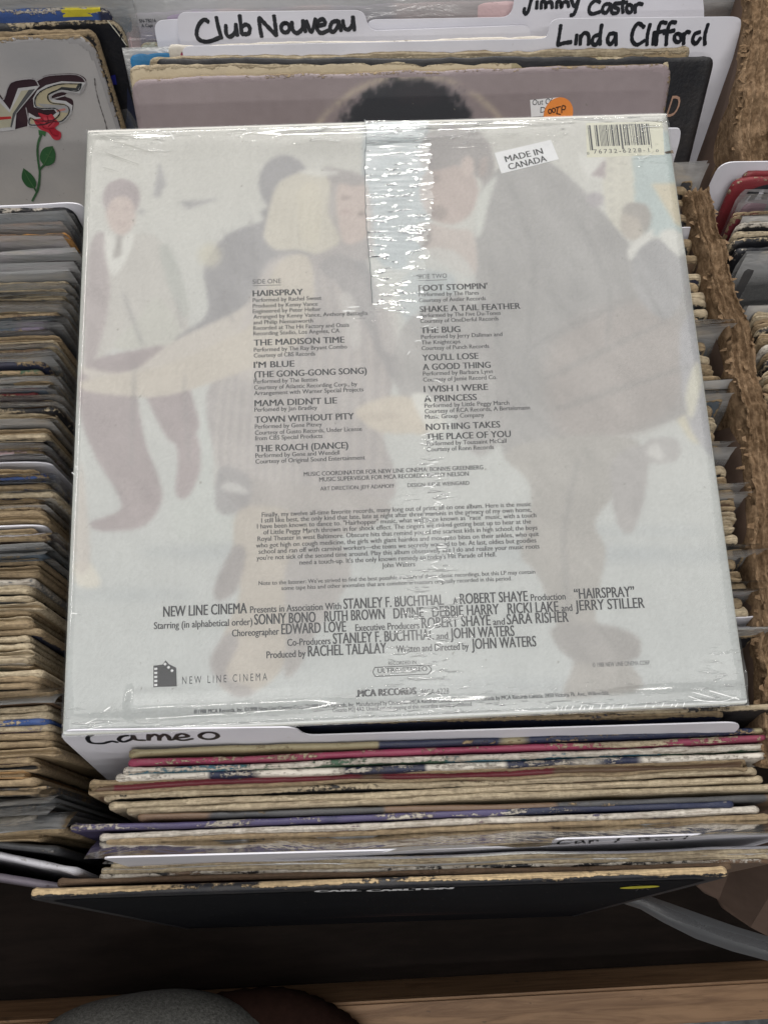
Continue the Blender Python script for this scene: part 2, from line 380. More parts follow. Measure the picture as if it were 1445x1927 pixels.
SZ = .315
def album():
    root = bpy.data.objects.new('album', None); COL.objects.link(root); root.matrix_world = W
    tag(root, 'large shrink-wrapped album back cover with faded dancers and printed track list, lying on top', 'album')
    # body: a thin slab with rounded rim
    T = .0042; r = .0016; V = []; Fc = []
    ring = []
    k = 9; cor = [(SZ, SZ), (0, SZ), (0, 0), (SZ, 0)]
    def outline(inset, rc=.0022):
        pts = []
        for i, (cx, cy) in enumerate(cor):
            sx, sy = (1 if cx == 0 else -1), (1 if cy == 0 else -1)
            c = np.array([cx+sx*(rc+inset), cy+sy*(rc+inset)])
            for a in np.linspace(i*90, i*90+90, k): pts.append(c+rc*np.array([math.cos(math.radians(a)), math.sin(math.radians(a))]))
        return pts
    levels = [(r*1.2, 0), (r*.5, -.00012), (.0003, -.0005), (0, -.0012), (0, -T+.0012), (.0003, -T+.0005), (r*.6, -T)]
    for ins, z in levels:
        for p in outline(ins): V.append((p[0], p[1], z))
    m = 4*k
    for l in range(len(levels)-1):
        for i in range(m): Fc.append([l*m+i, (l+1)*m+i, (l+1)*m+(i+1) % m, l*m+(i+1) % m])
    Fc.append(list(range(m))); Fc.append([(len(levels)-1)*m+i for i in range(m)][::-1])
    body = new_mesh('card_sleeve', V, Fc, mat_plain('album_card', (206, 208, 202), .5, 120, .10, .2), root)
    # printed photograph: faded generic dancers, laid out in cover coordinates
    G = 430
    g = np.linspace(.0009, SZ-.0009, G); X, Y = np.meshgrid(g, g)                 # rows go up the cover
    C = np.zeros((G, G, 3)); v = Y/SZ
    base_top, base_bot = np.array([206, 205, 196.]), np.array([197, 202, 199.])
    C[:] = base_bot+(base_top-base_bot)*v[..., None]
    def pts(L):
        return np.array([hit(x, y, 0)[:2] for x, y in L])
    def mask_poly(P):
        inside = np.zeros(X.shape, bool); n = len(P); j = n-1
        for i in range(n):
            xi, yi = P[i]; xj, yj = P[j]
            c = ((yi > Y) != (yj > Y)) & (X < (xj-xi)*(Y-yi)/(yj-yi+1e-12)+xi)
            inside ^= c; j = i
        return inside.astype(float)
    def blur(m, s):
        s = max(1, int(round(s)))
        for _ in range(2):
            for ax in (0, 1):
                p = np.pad(m, [(s, s) if a == ax else (0, 0) for a in (0, 1)], mode='edge'); c = np.cumsum(p, ax)
                c = np.concatenate([np.zeros_like(np.take(c, [0], ax)), c], ax)
                n = m.shape[ax]; w = 2*s+1
                m = (np.take(c, np.arange(w, w+n), ax)-np.take(c, np.arange(0, n), ax))/w
        return m
    def paint(L, col, b=1.5, k=1.0, ell=None, smooth=True):
        nonlocal C
        if ell: L = [(ell[0]+ell[2]*math.cos(a), ell[1]+ell[3]*math.sin(a)) for a in np.linspace(0, 2*math.pi, 22, endpoint=False)]
        P = pts(L)
        if smooth and not ell:
            q = np.concatenate([P[-1:], P, P[:2]]); out = []
            for i in range(1, len(q)-2):
                for s in np.linspace(0, 1, 5, endpoint=False):
                    out.append(.5*((2*q[i])+(-q[i-1]+q[i+1])*s+(2*q[i-1]-5*q[i]+4*q[i+1]-q[i+2])*s*s+(-q[i-1]+3*q[i]-3*q[i+1]+q[i+2])*s**3))
            P = np.array(out)
        m = blur(mask_poly(P), b*.33)[..., None]*k
        C = C*(1-m)+np.array(col, float)*m
    GR = (173, 172, 171); GR2 = (166, 164, 164); SK = (205, 193, 184); SK2 = (196, 184, 176); MV = (181, 172, 170); WH = (214, 214, 206); TL = (186, 195, 196)
    # background: stage, curtain and dotted pillar, all pale
    paint([(690,225),(800,222),(800,470),(705,480)], TL, 2)
    paint([(1180,290),(1290,250),(1310,420),(1200,430)], (190,202,198), 3)
    paint([(1225,345),(1280,345),(1300,440),(1270,420)], (212,204,180), 1, smooth=False)
    paint([(1240,700),(1340,690),(1345,800),(1300,830)], (208,204,184), 3)
    paint([(1135,270),(1185,270),(1190,420),(1145,415)], (210,208,194), 2)
    for q in range(7): paint(None, (192,190,180), 1, .8, ell=(1150, 300+q*19, 4, 4)); paint(None, (192,190,180), 1, .6, ell=(1172, 300+q*19, 3, 3))
    paint([(1090,292),(1135,290),(1130,335),(1105,330)], WH, 1); paint([(1112,330),(1138,300),(1140,335)], MV, 1, smooth=False)
    paint([(300,300),(312,345),(300,372),(288,370)], GR, 1, .8, smooth=False)
    paint([(336,378),(412,374),(352,394)], GR, 1, .8, smooth=False)
    paint([(262,392),(275,398),(262,404)], GR, 1, .6)
    paint([(340,850),(470,700),(480,1000),(330,1010)], (200,204,198), 8)
    # floor shadows
    for (a, b, c, d) in ((760,1040,500,20),(1200,1045,190,16),(250,1120,120,12),(900,1290,300,14),(1180,1000,160,10)): paint(None, (186,192,191), 9, .55, ell=(a,b,c,d))
    # young man standing at the left
    paint([(165,480),(200,445),(226,470),(250,440),(300,450),(330,520),(352,585),(350,640),(300,655),(215,655),(160,700)], (200,198,190), 2)
    paint([(168,470),(200,445),(205,560),(190,640),(160,700)], MV, 2, .8)
    paint([(300,470),(322,470),(352,560),(350,600),(325,560)], (190,192,184), 2)
    paint([(215,655),(330,650),(350,640),(300,560),(260,600)], (200,200,190), 3)
    paint([(158,690),(250,660),(330,660),(365,760),(372,810),(320,830),(260,720),(270,820),(298,900),(303,945),(270,990),(200,1000),(168,985),(224,962),(222,930),(180,860),(152,780)], MV, 2)
    paint([(330,770),(365,810),(378,850),(372,900),(350,938),(330,925),(335,870)], MV, 2)
    paint(None, MV, 1.6, ell=(228,374,35,36)); paint(None, SK, 1.6, ell=(228,404,27,38)); paint([(198,378),(206,346),(232,338),(256,350),(260,378),(244,368),(214,370)], MV, 1.4); paint(None, (194,180,174), 1.5, .7, ell=(214,392,8,3.5)); paint(None, (194,180,174), 1.5, .7, ell=(240,392,8,3.5))
    paint(None, (190,174,168), 1.4, .5, ell=(228,420,10,3)); paint([(200,440),(226,452),(250,436),(246,470),(215,520),(198,480)], WH, 1.5)
    paint([(222,442),(230,444),(226,482),(212,487)], (168,164,158), 1, .8, smooth=False)
    # dark suited back behind the woman
    paint(None, GR, 1.6, ell=(535,345,48,54)); paint([(495,395),(590,370),(700,520),(660,640),(520,560),(500,600),(370,690),(330,640),(390,590),(385,500),(430,440),(495,415)], GR, 2)
    # light couple figures behind
    paint([(150,690),(240,700),(330,640),(470,570),(560,480),(600,560),(520,640),(330,740),(200,725)], (205,200,190), 3)
    paint(None, (208,204,184), 5, .7, ell=(395,480,22,22))
    # woman, hair, face, arm, striped dress, legs
    paint([(560,490),(640,470),(700,560),(735,640),(735,760),(720,820),(745,900),(720,950),(560,955),(430,900),(400,840),(390,740),(440,660),(500,540)], (186,182,178), 2.5)
    for q in range(10):
        x = 400+q*17; paint([(x+18,700-q*3),(x+24,700-q*3),(x+12,800),(x+10,905),(x+3,905),(x+5,800)], (202,198,190), 1, .6)
    for q in range(6):
        x = 590+q*24; paint([(x-10,520+q*3),(x-3,520+q*3),(x+16,640),(x+8,900),(x-1,900),(x+6,640)], (200,195,188), 1, .55)
    paint([(440,660),(490,520),(520,485),(560,480),(588,520),(560,640),(470,720)], (200,195,188), 5)
    paint([(480,600),(520,500),(575,480),(590,540),(570,640),(480,690),(330,740),(240,745),(160,735),(160,715),(300,690),(420,640)], (205,199,186), 2.5)
    paint([(620,340),(690,350),(700,480),(640,480),(600,450)], (186,182,178), 2)
    paint([(635,350),(680,340),(692,400),(690,440),(660,460),(640,440)], SK, 2)
    paint([(660,350),(690,350),(690,440),(665,450),(650,420)], SK, 2)
    paint([(600,330),(640,318),(690,335),(670,350),(630,348),(625,420),(640,500),(600,470)], (184,180,176), 1.6)
    paint([(500,420),(520,350),(560,325),(600,322),(622,345),(618,400),(640,450),(615,470),(590,478),(560,470),(520,470),(498,450)], (206,202,188), 2)
    paint([(560,360),(600,350),(600,450),(570,450)], (213,208,190), 4, .6)
    paint([(560,322),(600,318),(640,325),(600,332)], WH, 1, .8)
    paint(None, (172,160,154), 1, .7, ell=(650,372,12,3)); paint(None, (168,156,150), 1, .8, ell=(680,402,7,5))
    paint([(600,500),(650,480),(720,560),(760,720),(730,700),(680,600),(640,540)], (174,172,170), 2, .8)
    paint([(640,560),(665,560),(680,640),(660,650)], (200,198,192), 2, .8)
    paint([(705,560),(740,560),(748,660),(720,650)], (200,196,190), 2, .6)
    paint([(430,900),(720,940),(700,990),(640,1010),(600,1060),(560,1040),(470,980)], (188,184,178), 3)
    paint([(415,880),(470,900),(462,960),(408,960)], (176,174,172), 2, .9); paint([(430,905),(465,920),(464,930),(418,922)], (206,206,200), 1, .8)
    paint([(450,960),(540,960),(600,1020),(585,1110),(555,1200),(530,1260),(480,1300),(415,1290),(420,1200),(450,1120),(440,1040)], (198,192,180), 4)
    paint([(440,1030),(462,1040),(445,1110),(410,1130),(405,1100)], (178,174,170), 2)
    paint([(395,1250),(430,1190),(450,1210),(425,1270),(480,1300),(440,1310)], (178,174,170), 3)
    paint([(540,1060),(620,1010),(660,1080),(590,1200),(560,1260),(535,1270),(540,1180)], (186,183,178), 4)
    for q in range(16):
        x = 505+q*8.2; paint([(x+22-q*.6, 345), (x+25-q*.6, 345), (x+6, 400), (x+3, 462), (x, 462), (x+2, 400)], (199,193,176) if q % 2 else (213,209,196), 1.6, .25)
    for L_ in ([(420,440),(425,440),(452,520),(446,522)], [(400,520),(404,518),(440,600),(434,602)], [(470,420),(476,420),(486,560),(480,560)], [(230,560),(236,556),(270,640),(262,642)], [(330,560),(334,556),(345,610),(340,612)]): paint(L_, (163,162,160), 2.2, .4)
    # big dark suited man at the right
    paint([(905,360),(935,320),(1000,290),(1080,340),(1160,430),(1230,500),(1320,470),(1345,560),(1330,660),(1310,760),(1240,800),(1120,830),(1050,850),(970,870),(940,830),(930,700),(890,640),(893,450)], (178,177,173), 2.5)
    paint([(1040,640),(1240,560),(1300,700),(1230,800),(1060,830)], (184,177,170), 14, .7)
    paint(None, SK2, 2, ell=(845,360,55,62)); paint([(790,300),(800,255),(850,235),(910,255),(930,310),(915,345),(895,330),(860,312),(830,318),(805,320)], (176,172,168), 2)
    paint(None, SK, 1.4, ell=(880,312,13,19)); paint([(893,440),(900,370),(935,330),(920,380),(905,440)], (206,208,200), 1.2)
    paint(None, (172,164,158), 3, .6, ell=(812,335,18,8)); paint(None, (168,160,154), 2, .6, ell=(825,400,18,14)); paint([(790,420),(850,430),(890,440),(890,520),(800,470)], (200,192,184), 4)
    paint([(770,480),(850,470),(895,520),(890,580),(790,560)], (204,206,200), 4, .7); paint(None, (170,166,162), 2, .7, ell=(798,445,14,20))
    paint([(760,520),(830,510),(860,540),(840,660),(760,600)], TL, 4, .6)
    paint([(770,600),(880,560),(960,760),(900,860),(840,760),(790,800),(740,700)], (182,180,176), 4, .8)
    paint([(670,770),(740,745),(810,760),(830,810),(730,815),(690,800)], (206,199,184), 2.5); paint([(680,780),(740,775),(745,788),(690,792)], (196,188,174), 1.5, .7)
    paint([(775,745),(810,745),(840,800),(810,815)], WH, 2)
    paint([(950,850),(1080,820),(1200,830),(1180,900),(1120,980),(1140,1040),(1120,1150),(1140,1200),(1210,1290),(1120,1310),(1060,1310),(1080,1240),(1050,1180),(1010,1080),(980,1040),(1000,920)], (184,182,175), 4)
    paint([(1150,870),(1215,840),(1215,920),(1190,1000),(1160,980)], (182,180,176), 3)
    paint([(1215,830),(1270,825),(1275,865),(1215,870)], (184,182,178), 3, .8); paint([(1215,850),(1235,835),(1250,862),(1230,862)], (212,212,206), 1.5, .7)
    paint([(1040,1180),(1130,1175),(1200,1200),(1195,1240),(1120,1250),(1060,1230)], (177,175,170), 4)
    paint([(1280,620),(1330,600),(1350,840),(1330,850),(1290,780)], (184,184,184), 4)
    paint(None, (196,190,178), 1.5, ell=(1190,420,24,32)); paint([(1172,400),(1180,382),(1215,385),(1225,410),(1215,440),(1200,410)], (180,176,168), 1.5)
    paint([(1180,470),(1215,440),(1230,430),(1222,455),(1190,490)], WH, 1.3); paint([(1190,490),(1230,450),(1270,470),(1290,520),(1260,600),(1200,560)], (180,180,178), 2)
    paint([(1240,440),(1265,430),(1285,445),(1280,480),(1262,470)], WH, 1.6); paint(None, (180,176,176), 2, ell=(1120,375,16,14))
    paint([(1310,680),(1320,720),(1300,790),(1290,740)], (208,206,190), 3)
    for L_ in ([(960,360),(966,356),(1010,470),(1000,640),(990,642),(996,480)], [(1090,420),(1096,416),(1150,540),(1146,640),(1138,640),(1140,545)], [(1010,640),(1180,560),(1184,566),(1016,650)], [(1040,700),(1230,610),(1234,617),(1046,710)], [(1060,760),(1280,690),(1284,697),(1066,770)],
               [(1080,880),(1088,880),(1066,1010),(1074,1150),(1066,1150),(1056,1010)], [(920,480),(926,478),(940,640),(934,642)], [(1200,520),(1206,516),(1250,600),(1244,604)], [(250,700),(256,698),(250,860),(244,860)], [(345,720),(350,718),(358,860),(352,862)]):
        paint(L_, (163,162,159), 3, .38)
    paint([(905,300),(918,296),(912,330),(900,326)], (190,178,170), 1, .7); paint([(798,345),(812,350),(806,366),(792,362)], (184,172,164), 1.5, .7); paint([(640,398),(652,392),(664,400),(652,404)], (196,178,172), 1, .5)
    # pale shoe far left
    paint([(140,1060),(170,1060),(190,1095),(180,1106),(145,1100)], (214,211,198), 2); paint([(150,880),(158,900),(170,1060),(140,1060)], (202,196,186), 2, .8)
    base = base_bot+(base_top-base_bot)*v[..., None]; C = base+1.12*(C-base)-np.array([7, 8, 5.])
    dk = np.clip((200-C.mean(-1))/25, 0, 1)                             # folds and grain of the printed photograph
    fo = vnoise(X*1.0+Y*.5, Y*.55-X*.4, .012, 3)*5.0+vnoise(X+Y*.8, Y*.3-X*.3, .0045, 4)*3.0
    C = C+(fo*dk)[..., None]*np.array([1, 1, .95])+(vnoise(X, Y, .03, 21)*2.2+vnoise(X, Y, .007, 22)*1.0)[..., None]
    C = C+(C.mean(-1, keepdims=True)-C)*.25
    C = C+(np.random.RandomState(5).rand(G, G, 1)-.5)*11
    face = new_mesh('cover_print', np.stack([X.ravel(), Y.ravel(), np.full(G*G, .00012)], 1), grid_faces(G, G), M_PRINT, root,
                    attrs={'print': ('FLOAT_COLOR', lin(np.clip(C, 0, 255)).reshape(-1, 3))})
    # ---- lettering
    def L(x1, y1, x2, s, cap, wt=0., sp=1., y2=None, sh=0.):
        a = hit(x1, y1)[:2]
        if y2 is None:
            b = hit(x2, y1-.038*(x2-x1))[:2]; b = np.array([b[0], a[1]])
        else: b = hit(x2, y2)[:2]
        return (a, b, s, cap/1000, wt, sp, sh)
    HD, SM, TH = 3.3, 2.2, 2.5
    hb = .030
    one = [(476,557.7,570,'HAIRSPRAY'),(478,650.7,648,'THE MADISON TIME'),(478,692.6,554,"I'M BLUE"),(479,710.7,690,'(THE GONG-GONG SONG)'),
           (479.5,765,634,"MAMA DIDN'T LIE"),(480,796,666,'TOWN WITHOUT PITY'),(481,850.4,655,'THE ROACH (DANCE)')]
    ones = [(476,568.5,605,'Performed by Rachel Sweet'),(476,579.3,598,'Produced by Kenny Vance'),(476,589.5,604,'Engineered by Peter Hefter'),
            (477,599.9,692,'Arranged by Kenny Vance, Anthony Battaglia'),(477,610.6,589,'and Philip Nemanworth'),(477,621.2,657,'Recorded at The Hit Factory and Oasis'),
            (477,631.4,639,'Recording Studio, Los Angeles, CA'),(478,662,653,'Performed by The Ray Bryant Combo'),(478,673,593,'Courtesy of CBS Records'),
            (478,722,598,'Performed by The Ikettes'),(478.5,733.3,672,'Courtesy of Atlantic Recording Corp., by'),(478.5,744,684,'Arrangement with Warner Special Projects'),
            (479,775,597,'Perfomed by Jan Bradley'),(480,807,606,'Performed by Gene Pitney'),(480,818.5,681,'Courtesy of Gusto Records, Under License'),
            (480,829,607,'from CBS Special Products'),(481,861.6,639,'Performed by Gene and Wendell'),(481,872.8,687,'Courtesy of Original Sound Entertainment')]
    two = [(788,547.7,917,"FOOT STOMPIN'"),(790,587.6,979,'SHAKE A TAIL FEATHER'),(792,627.4,866,'THE BUG'),(795,679,900,"YOU'LL LOSE"),(796,696.6,923,'A GOOD THING'),
           (798,738.3,918,'I WISH I WERE'),(798.5,756.6,897,'A PRINCESS'),(802,809.7,941,'NOTHING TAKES'),(802,828.4,961,'THE PLACE OF YOU')]
    twos = [(788,558,901,'Performed by The Flares'),(788.5,569,914,'Courtesy of Antler Records'),(790.5,597.5,942,'Performed by The Five Du-Tones'),(791,608,938,'Courtesy of OneDerful Records'),
            (792.5,637.8,945,'Performed by Jerry Dallman and'),(793,648.4,866,'The Knightcaps'),(793.5,659.2,920,'Courtesy of Punch Records'),(796,707,927,'Performed by Barbara Lynn'),
            (796.5,718.4,935,'Courtesy of Jamie Record Co.'),(799,767.4,958,'Performed by Little Peggy March'),(799.5,778,997,'Courtesy of RCA Records, A Bertelsmann'),(800,788.5,911,'Music Group Company'),
            (803,839,953,'Performed by Toussaint McCall'),(803,850,929,'Courtesy of Ronn Records')]
    text_print('track_list', [L(a, b, c, s, HD, hb) for a, b, c, s in one]+[L(a, b, c, s, SM, .018) for a, b, c, s in ones], M_INK, root, 'xy', .0002)
    text_print('track_list', [L(a, b, c, s, HD, hb) for a, b, c, s in two]+[L(a, b, c, s, SM, .018) for a, b, c, s in twos], M_INK, root, 'xy', .0002)
    text_print('side_heading', [L(475.7, 534.3, 529, 'SIDE ONE', TH, -.008)], M_INKF, root, 'xy', .0002)
    text_print('side_heading', [L(786.7, 524.5, 841, 'SIDE TWO', TH, -.008)], M_INKF, root, 'xy', .0002)
    for (x1, y, x2) in ((475.7, 537.8, 529), (786.7, 528.2, 841)):
        a = hit(x1, y)[:2]; b = hit(x2, y)[:2]; poly_print('underline', [(a[0], a[1]-.00013), (b[0], a[1]-.00013), (b[0], a[1]+.00013), (a[0], a[1]+.00013)], M_INKF, root, 'xy', .0002)
    text_print('credit_lines', [L(572,896.5,909,'MUSIC COORDINATOR FOR NEW LINE CINEMA: BONNIE GREENBERG',2.15,.018),L(601,906.5,882,'MUSIC SUPERVISOR FOR MCA RECORDS: KATHY NELSON',2.15,.018),
        L(603,923.5,742,'ART DIRECTION: JEFF ADAMOFF',1.95,.015),L(767,917,883,'DESIGN: ILENE WEINGARD',1.95,.015)], M_INK, root, 'xy', .0002)
    para = [(493,973,999,'Finally, my twelve all-time favorite records, many long out of print, all on one album. Here is the music'),
        (492,983.8,1000,'I still like best, the only kind that late, late at night after three martinis in the privacy of my own home,'),
        (484,995,1009,'I have been known to dance to. "Hairhopper" music, what was once known as "race" music, with a touch'),
        (496,1006,999,'of Little Peggy March thrown in for shock effect. The singers we risked getting beat up to hear at the'),
        (485,1018.6,1011,'Royal Theater in west Baltimore. Obscure hits that remind you of the scariest kids in high school; the boys'),
        (482,1031,1014,'who got high on cough medicine, the girls with giant hairdos and mosquito bites on their ankles, who quit'),
        (487,1042.5,1009,'school and ran off with carnival workers\u2014the teens we secretly wanted to be. At last, oldies but goodies'),
        (483,1054.4,1015,"you're not sick of the second time around. Play this album obsessively like I do and realize your music roots"),
        (564,1063,934,"need a touch-up. It's the only known remedy to today's Hit Parade of Hell."),(719,1068.5,781,'John Waters')]
    text_print('liner_notes', [L(a, b, c, s, 2.25, .018) for a, b, c, s in para]+[
        L(487,1101.7,1007,"Note to the listener: We've strived to find the best possible masters of these classic recordings, but this LP may contain",1.95,.015),
        L(530,1110.8,963,'some tape hiss and other anomalies that are common in masters originally recorded in this period.',1.95,.015)], M_INK, root, 'xy', .0002)
    B, S_ = 4.9, 3.2
    cr = [(307.6,1161.8,464.7,'NEW LINE CINEMA',B),(471,1156,642,'Presents in Association With',S_),(647,1145,835,'STANLEY F. BUCHTHAL',B),(853,1137.6,861,'A',S_),(866,1136,993,'ROBERT SHAYE',B),
        (999,1132,1064,'Production',S_),(1081,1127,1194,'\u201cHAIRSPRAY\u201d',B),(290,1185,475,'Starring (in alphabetical order)',S_),(479,1174,594,'SONNY BONO',B),(611,1169,724,'RUTH BROWN',B),
        (741,1164.5,797,'DIVINE',B),(814,1161,939,'DEBBIE HARRY',B),(956,1155.7,1051,'RICKI LAKE',B),(1057,1153,1077,'and',S_),(1083,1150,1213,'JERRY STILLER',B),(437,1200,525,'Choreographer',S_),
        (530,1194,651,'EDWARD LOVE',B),(669,1188,789,'Executive Producers',S_),(794,1181,923,'ROBERT SHAYE',B),(928,1178,950,'and',S_),(954,1175,1070,'SARA RISHER',B),(541,1215,622,'Co-Producers',S_),
        (627,1211,816,'STANLEY F. BUCHTHAL',B),(822,1205,843,'and',S_),(848,1203,968,'JOHN WATERS',B),(502,1240,575,'Produced by',S_),(580,1234,727,'RACHEL TALALAY',B),
        (746,1229,882,'Written and Directed by',S_),(888,1223,1009,'JOHN WATERS',B)]
    groups = [cr[0:7], cr[7:15], cr[15:21], cr[21:25], cr[25:29]]; out = []
    for gq in groups:
        yy = float(np.mean([hit(a, b)[1] for a, b, *_ in gq]))
        for a, b, c, s_, k in gq:
            xa, xb = hit(a, b)[0], hit(c, b-.04*(c-a))[0]; out.append(((xa, yy), (xb, yy), s_, k/1000, .020))
    text_print('film_credits', out, M_INK, root, 'xy', .0002)
    text_print('company_name', [L(343,1288,503,'N E W   L I N E   C I N E M A',3.4,-.012)], M_INKF, root, 'xy', .0002)
    text_print('company_name', [L(670,1312,783,'.MCA RECORDS',3.1,.06), L(794,1308,845,'MCA-6228',2.5)], M_INK, root, 'xy', .0002)
    text_print('stereo_mark', [L(731,1252,783,'RECORDED IN',1.6,.008), L(711,1267,804,'ULTRA\u2022STEREO',2.1,.02)], M_INK, root, 'xy', .0002)
    a, b = hit(706,1272)[:2], hit(809,1255)[:2]; x0, x1, y0, y1 = a[0], b[0], hit(757,1271)[1], hit(757,1254)[1]
    ribbons('stereo_mark', [[(x0,y0),(x1-.001,y0)],[(x1-.001,y0),(x1+.0006,(y0+y1)/2),(x1-.001,y1)],[(x1-.001,y1),(x0,y1)],[(x0,y1),(x0-.0009,(y0+y1)/2),(x0,y0)]], .0004, M_INK, root, 'xy', .0002, jitter=0)
    text_print('copyright_line', [L(1115,1256,1224,'\u00a9 1988 NEW LINE CINEMA CORP.',2.0,-.006)], M_INKF, root, 'xy', .0002)
    text_print('copyright_line', [L(365,1343.7,1147,'\u00ae1988 MCA Records, Inc. \u00a91988 New Line Cinema Corp. \u00a91988 MCA Records, Inc. Manufactured by Cinram for MCA Records Canada. Distributed in Canada by MCA Records Canada, 2450 Victoria Pk. Ave., Willowdale,',1.8,.015),
        L(626,1341,889,'Ontario M2J 4A2. Unauthorized copying of this recording strictly prohibited.',1.8,.015)], M_INKF, root, 'xy', .0002)
    # film-strip logo
    bx = lambda px, py: hit(px, py)[:2]
    lg = poly_print('logo_mark', [bx(298,1293), bx(333,1292), bx(332,1257), bx(318,1250), bx(312,1243), bx(306,1251), bx(289,1253), bx(289,1294)], M_INK, root, 'xy', .0002)
    for q in range(5):
        c = bx(293.5, 1259+q*7.6); poly_print('film_hole', [c+(-.0007,-.0005), c+(.0007,-.0005), c+(.0007,.0005), c+(-.0007,.0005)], M_PAPER, lg, 'xy', .00025)
    for q in range(3):
        c = bx(311+q*6.5, 1250+q*6.2); poly_print('film_hole', [c+(-.0008,0), c+(0,-.0008), c+(.0008,0), c+(0,.0008)], M_PAPER, lg, 'xy', .00025)
    # barcode panel
    p = [bx(1104,296), bx(1250,291), bx(1246,228), bx(1102,231)]
    poly_print('barcode_panel', p, M_CREAM, root, 'xy', .0002)
    x0, x1 = bx(1107,255)[0], bx(1226,255)[0]; yt, yb, yg = bx(1165,234)[1], bx(1165,274)[1], bx(1165,281)[1]
    rng = np.random.RandomState(11); V = []; Fc = []; x = x0; u = (x1-x0)/95; i = 0
    while x < x1-u:
        wd = rng.choice([1, 1, 2, 3])*u; long = i < 2 or abs(x-(x0+x1)/2) < 2*u or x > x1-4*u
        if not (abs(x-x0-6*u) < 1.5*u):
            b0 = len(V); yy = yg if long else yb
            V += [(x, yy), (x+wd*.85, yy), (x+wd*.85, yt), (x, yt)]; Fc.append([b0, b0+1, b0+2, b0+3])
        x += wd+rng.choice([1, 1, 2])*u; i += 1
    new_mesh('barcode', to3('xy', V, .0003), Fc, M_INK, root, smooth=False)
    text_print('barcode_digits', [L(1104,291,1108.5,'0',1.6), L(1117,289,1221,'76732-6228-1',2.5,0,1.35), L(1234,286,1239,'0',1.6)], M_INK, root, 'xy', .0003)
    st = new_mesh('origin_sticker', to3('xy', [bx(943,327), bx(1051,300), bx(1036,263), bx(930,288)], .00042).tolist()+to3('xy', [bx(943,327), bx(1051,300), bx(1036,263), bx(930,288)], .0002).tolist(),
             [[0,1,2,3],[0,4,5,1],[1,5,6,2],[2,6,7,3],[3,7,4,0]], M_PAPER, root, smooth=False)
    text_print('sticker_text', [L(952,305.5,1022,'MADE IN',3.6,.02,1,y2=289.5), L(958,320,1029,'CANADA',3.6,.02,1,y2=303.5)], M_INK, st, 'xy', .0005)
    # ---- shrink wrap over the face: rises and rolls at the rim, crinkled by an attribute
    GX, GY = 150, 150
    gx = np.linspace(-.0006, SZ+.0006, GX); s = np.linspace(-1, 1, GY); gy = SZ/2+(SZ/2+.0006)*np.sign(s)*(1-(1-np.abs(s))**1.25)
    X, Y = np.meshgrid(gx, gy); rng = np.random.RandomState(2)
    Zf = .0007+.00003*np.sin(X*40+1)*np.sin(Y*35)
    dt, db, dl, dr = SZ-Y, Y, X, SZ-X
    Zf += -.0016*np.exp(-(np.maximum(dt, 0)/.0035)**2)-.0022*np.exp(-(np.maximum(db, 0)/.006)**2)*(1-.4*np.abs(np.sin(X*17+.4)))-.0012*np.exp(-(np.maximum(dr, 0)/.002)**2)-.0012*np.exp(-(np.maximum(dl, 0)/.002)**2)
    Zf += .0006*np.exp(-((db-.012)/.006)**2)*(.6+.4*np.sin(X*40))+.0005*np.exp(-((dt-.009)/.005)**2)*(.5+.5*np.sin(X*33+2))
    Zf = np.maximum(Zf, np.where((dt > .0012) & (db > .0012) & (dl > .0012) & (dr > .0012), .00055, -.0012))
    Zf += .0017*np.exp(-((db-.0135)/.0062)**2)*np.clip(.55+.6*np.sin(X*21+.3)+.25*np.sin(X*77), 0, 1)*(X > .03)+.0011*np.exp(-((dt-.011)/.006)**2)*np.clip(.6+.5*np.sin(X*24+4.2)+.25*np.sin(X*61), 0, 1)
    def bump2(px, py, rx, ry, k): c = hit(px, py)[:2]; return k*np.exp(-((X-c[0])/rx)**2-((Y-c[1])/ry)**2)
    K = np.full(X.shape, .012)
    K += .5*np.exp(-(dt/.006)**2)+.30*np.exp(-(db/.010)**2)
    for (px, py, rx, ry, k) in ((812,870,.006,.012,.6),(815,930,.007,.006,.6),(805,1000,.010,.02,.75),(808,1060,.010,.02,.6),(812,1110,.009,.02,.55),(800,1170,.013,.02,.6),(800,1240,.015,.02,.65),
              (800,1300,.020,.015,.6),(830,1350,.05,.010,.6),(1120,1350,.05,.005,.6),(1380,1300,.012,.016,.9),(600,1350,.05,.006,.5),(230,265,.02,.01,.12),(300,262,.012,.01,.35),(1225,235,.02,.012,.5),(1200,300,.01,.006,.25),(690,590,.008,.004,.7),
              (860,240,.03,.010,.7),(630,245,.03,.008,.8),(1020,240,.03,.005,.5),(170,1370,.02,.01,.3)):
        K += bump2(px, py, rx, ry, k)
    K = np.clip(K, 0, 1)
    new_mesh('shrink_wrap', np.stack([X.ravel(), Y.ravel(), Zf.ravel()], 1), grid_faces(GY, GX), M_WRAP, root, attrs={'crinkle': ('FLOAT', K.ravel())})['seed'] = 1.3
    # ---- the crumpled glued seam running down from the top edge, with its torn left border
    ys = np.linspace(0, 1, 260); left = []; right = []; rg = np.random.RandomState(9)
    lpts = [(686,228),(690,260),(686,300),(688,400),(693,470),(696,500),(700,560),(701,576)]; rpts = [(800,222),(806,300),(812,400),(800,470),(806,520),(800,560),(790,600)]
    def interp(P, py): P = np.array(P); return np.interp(py, P[:, 1], P[:, 0])
    NV, NU = 260, 30; V = []; KK = []
    jag = n1d(np.linspace(0, 1, NV), .03, rg, 1)+n1d(np.linspace(0, 1, NV), .008, rg, .5)
    ridge = n1d(np.linspace(0, .1, NV), .0011, rg, 1)
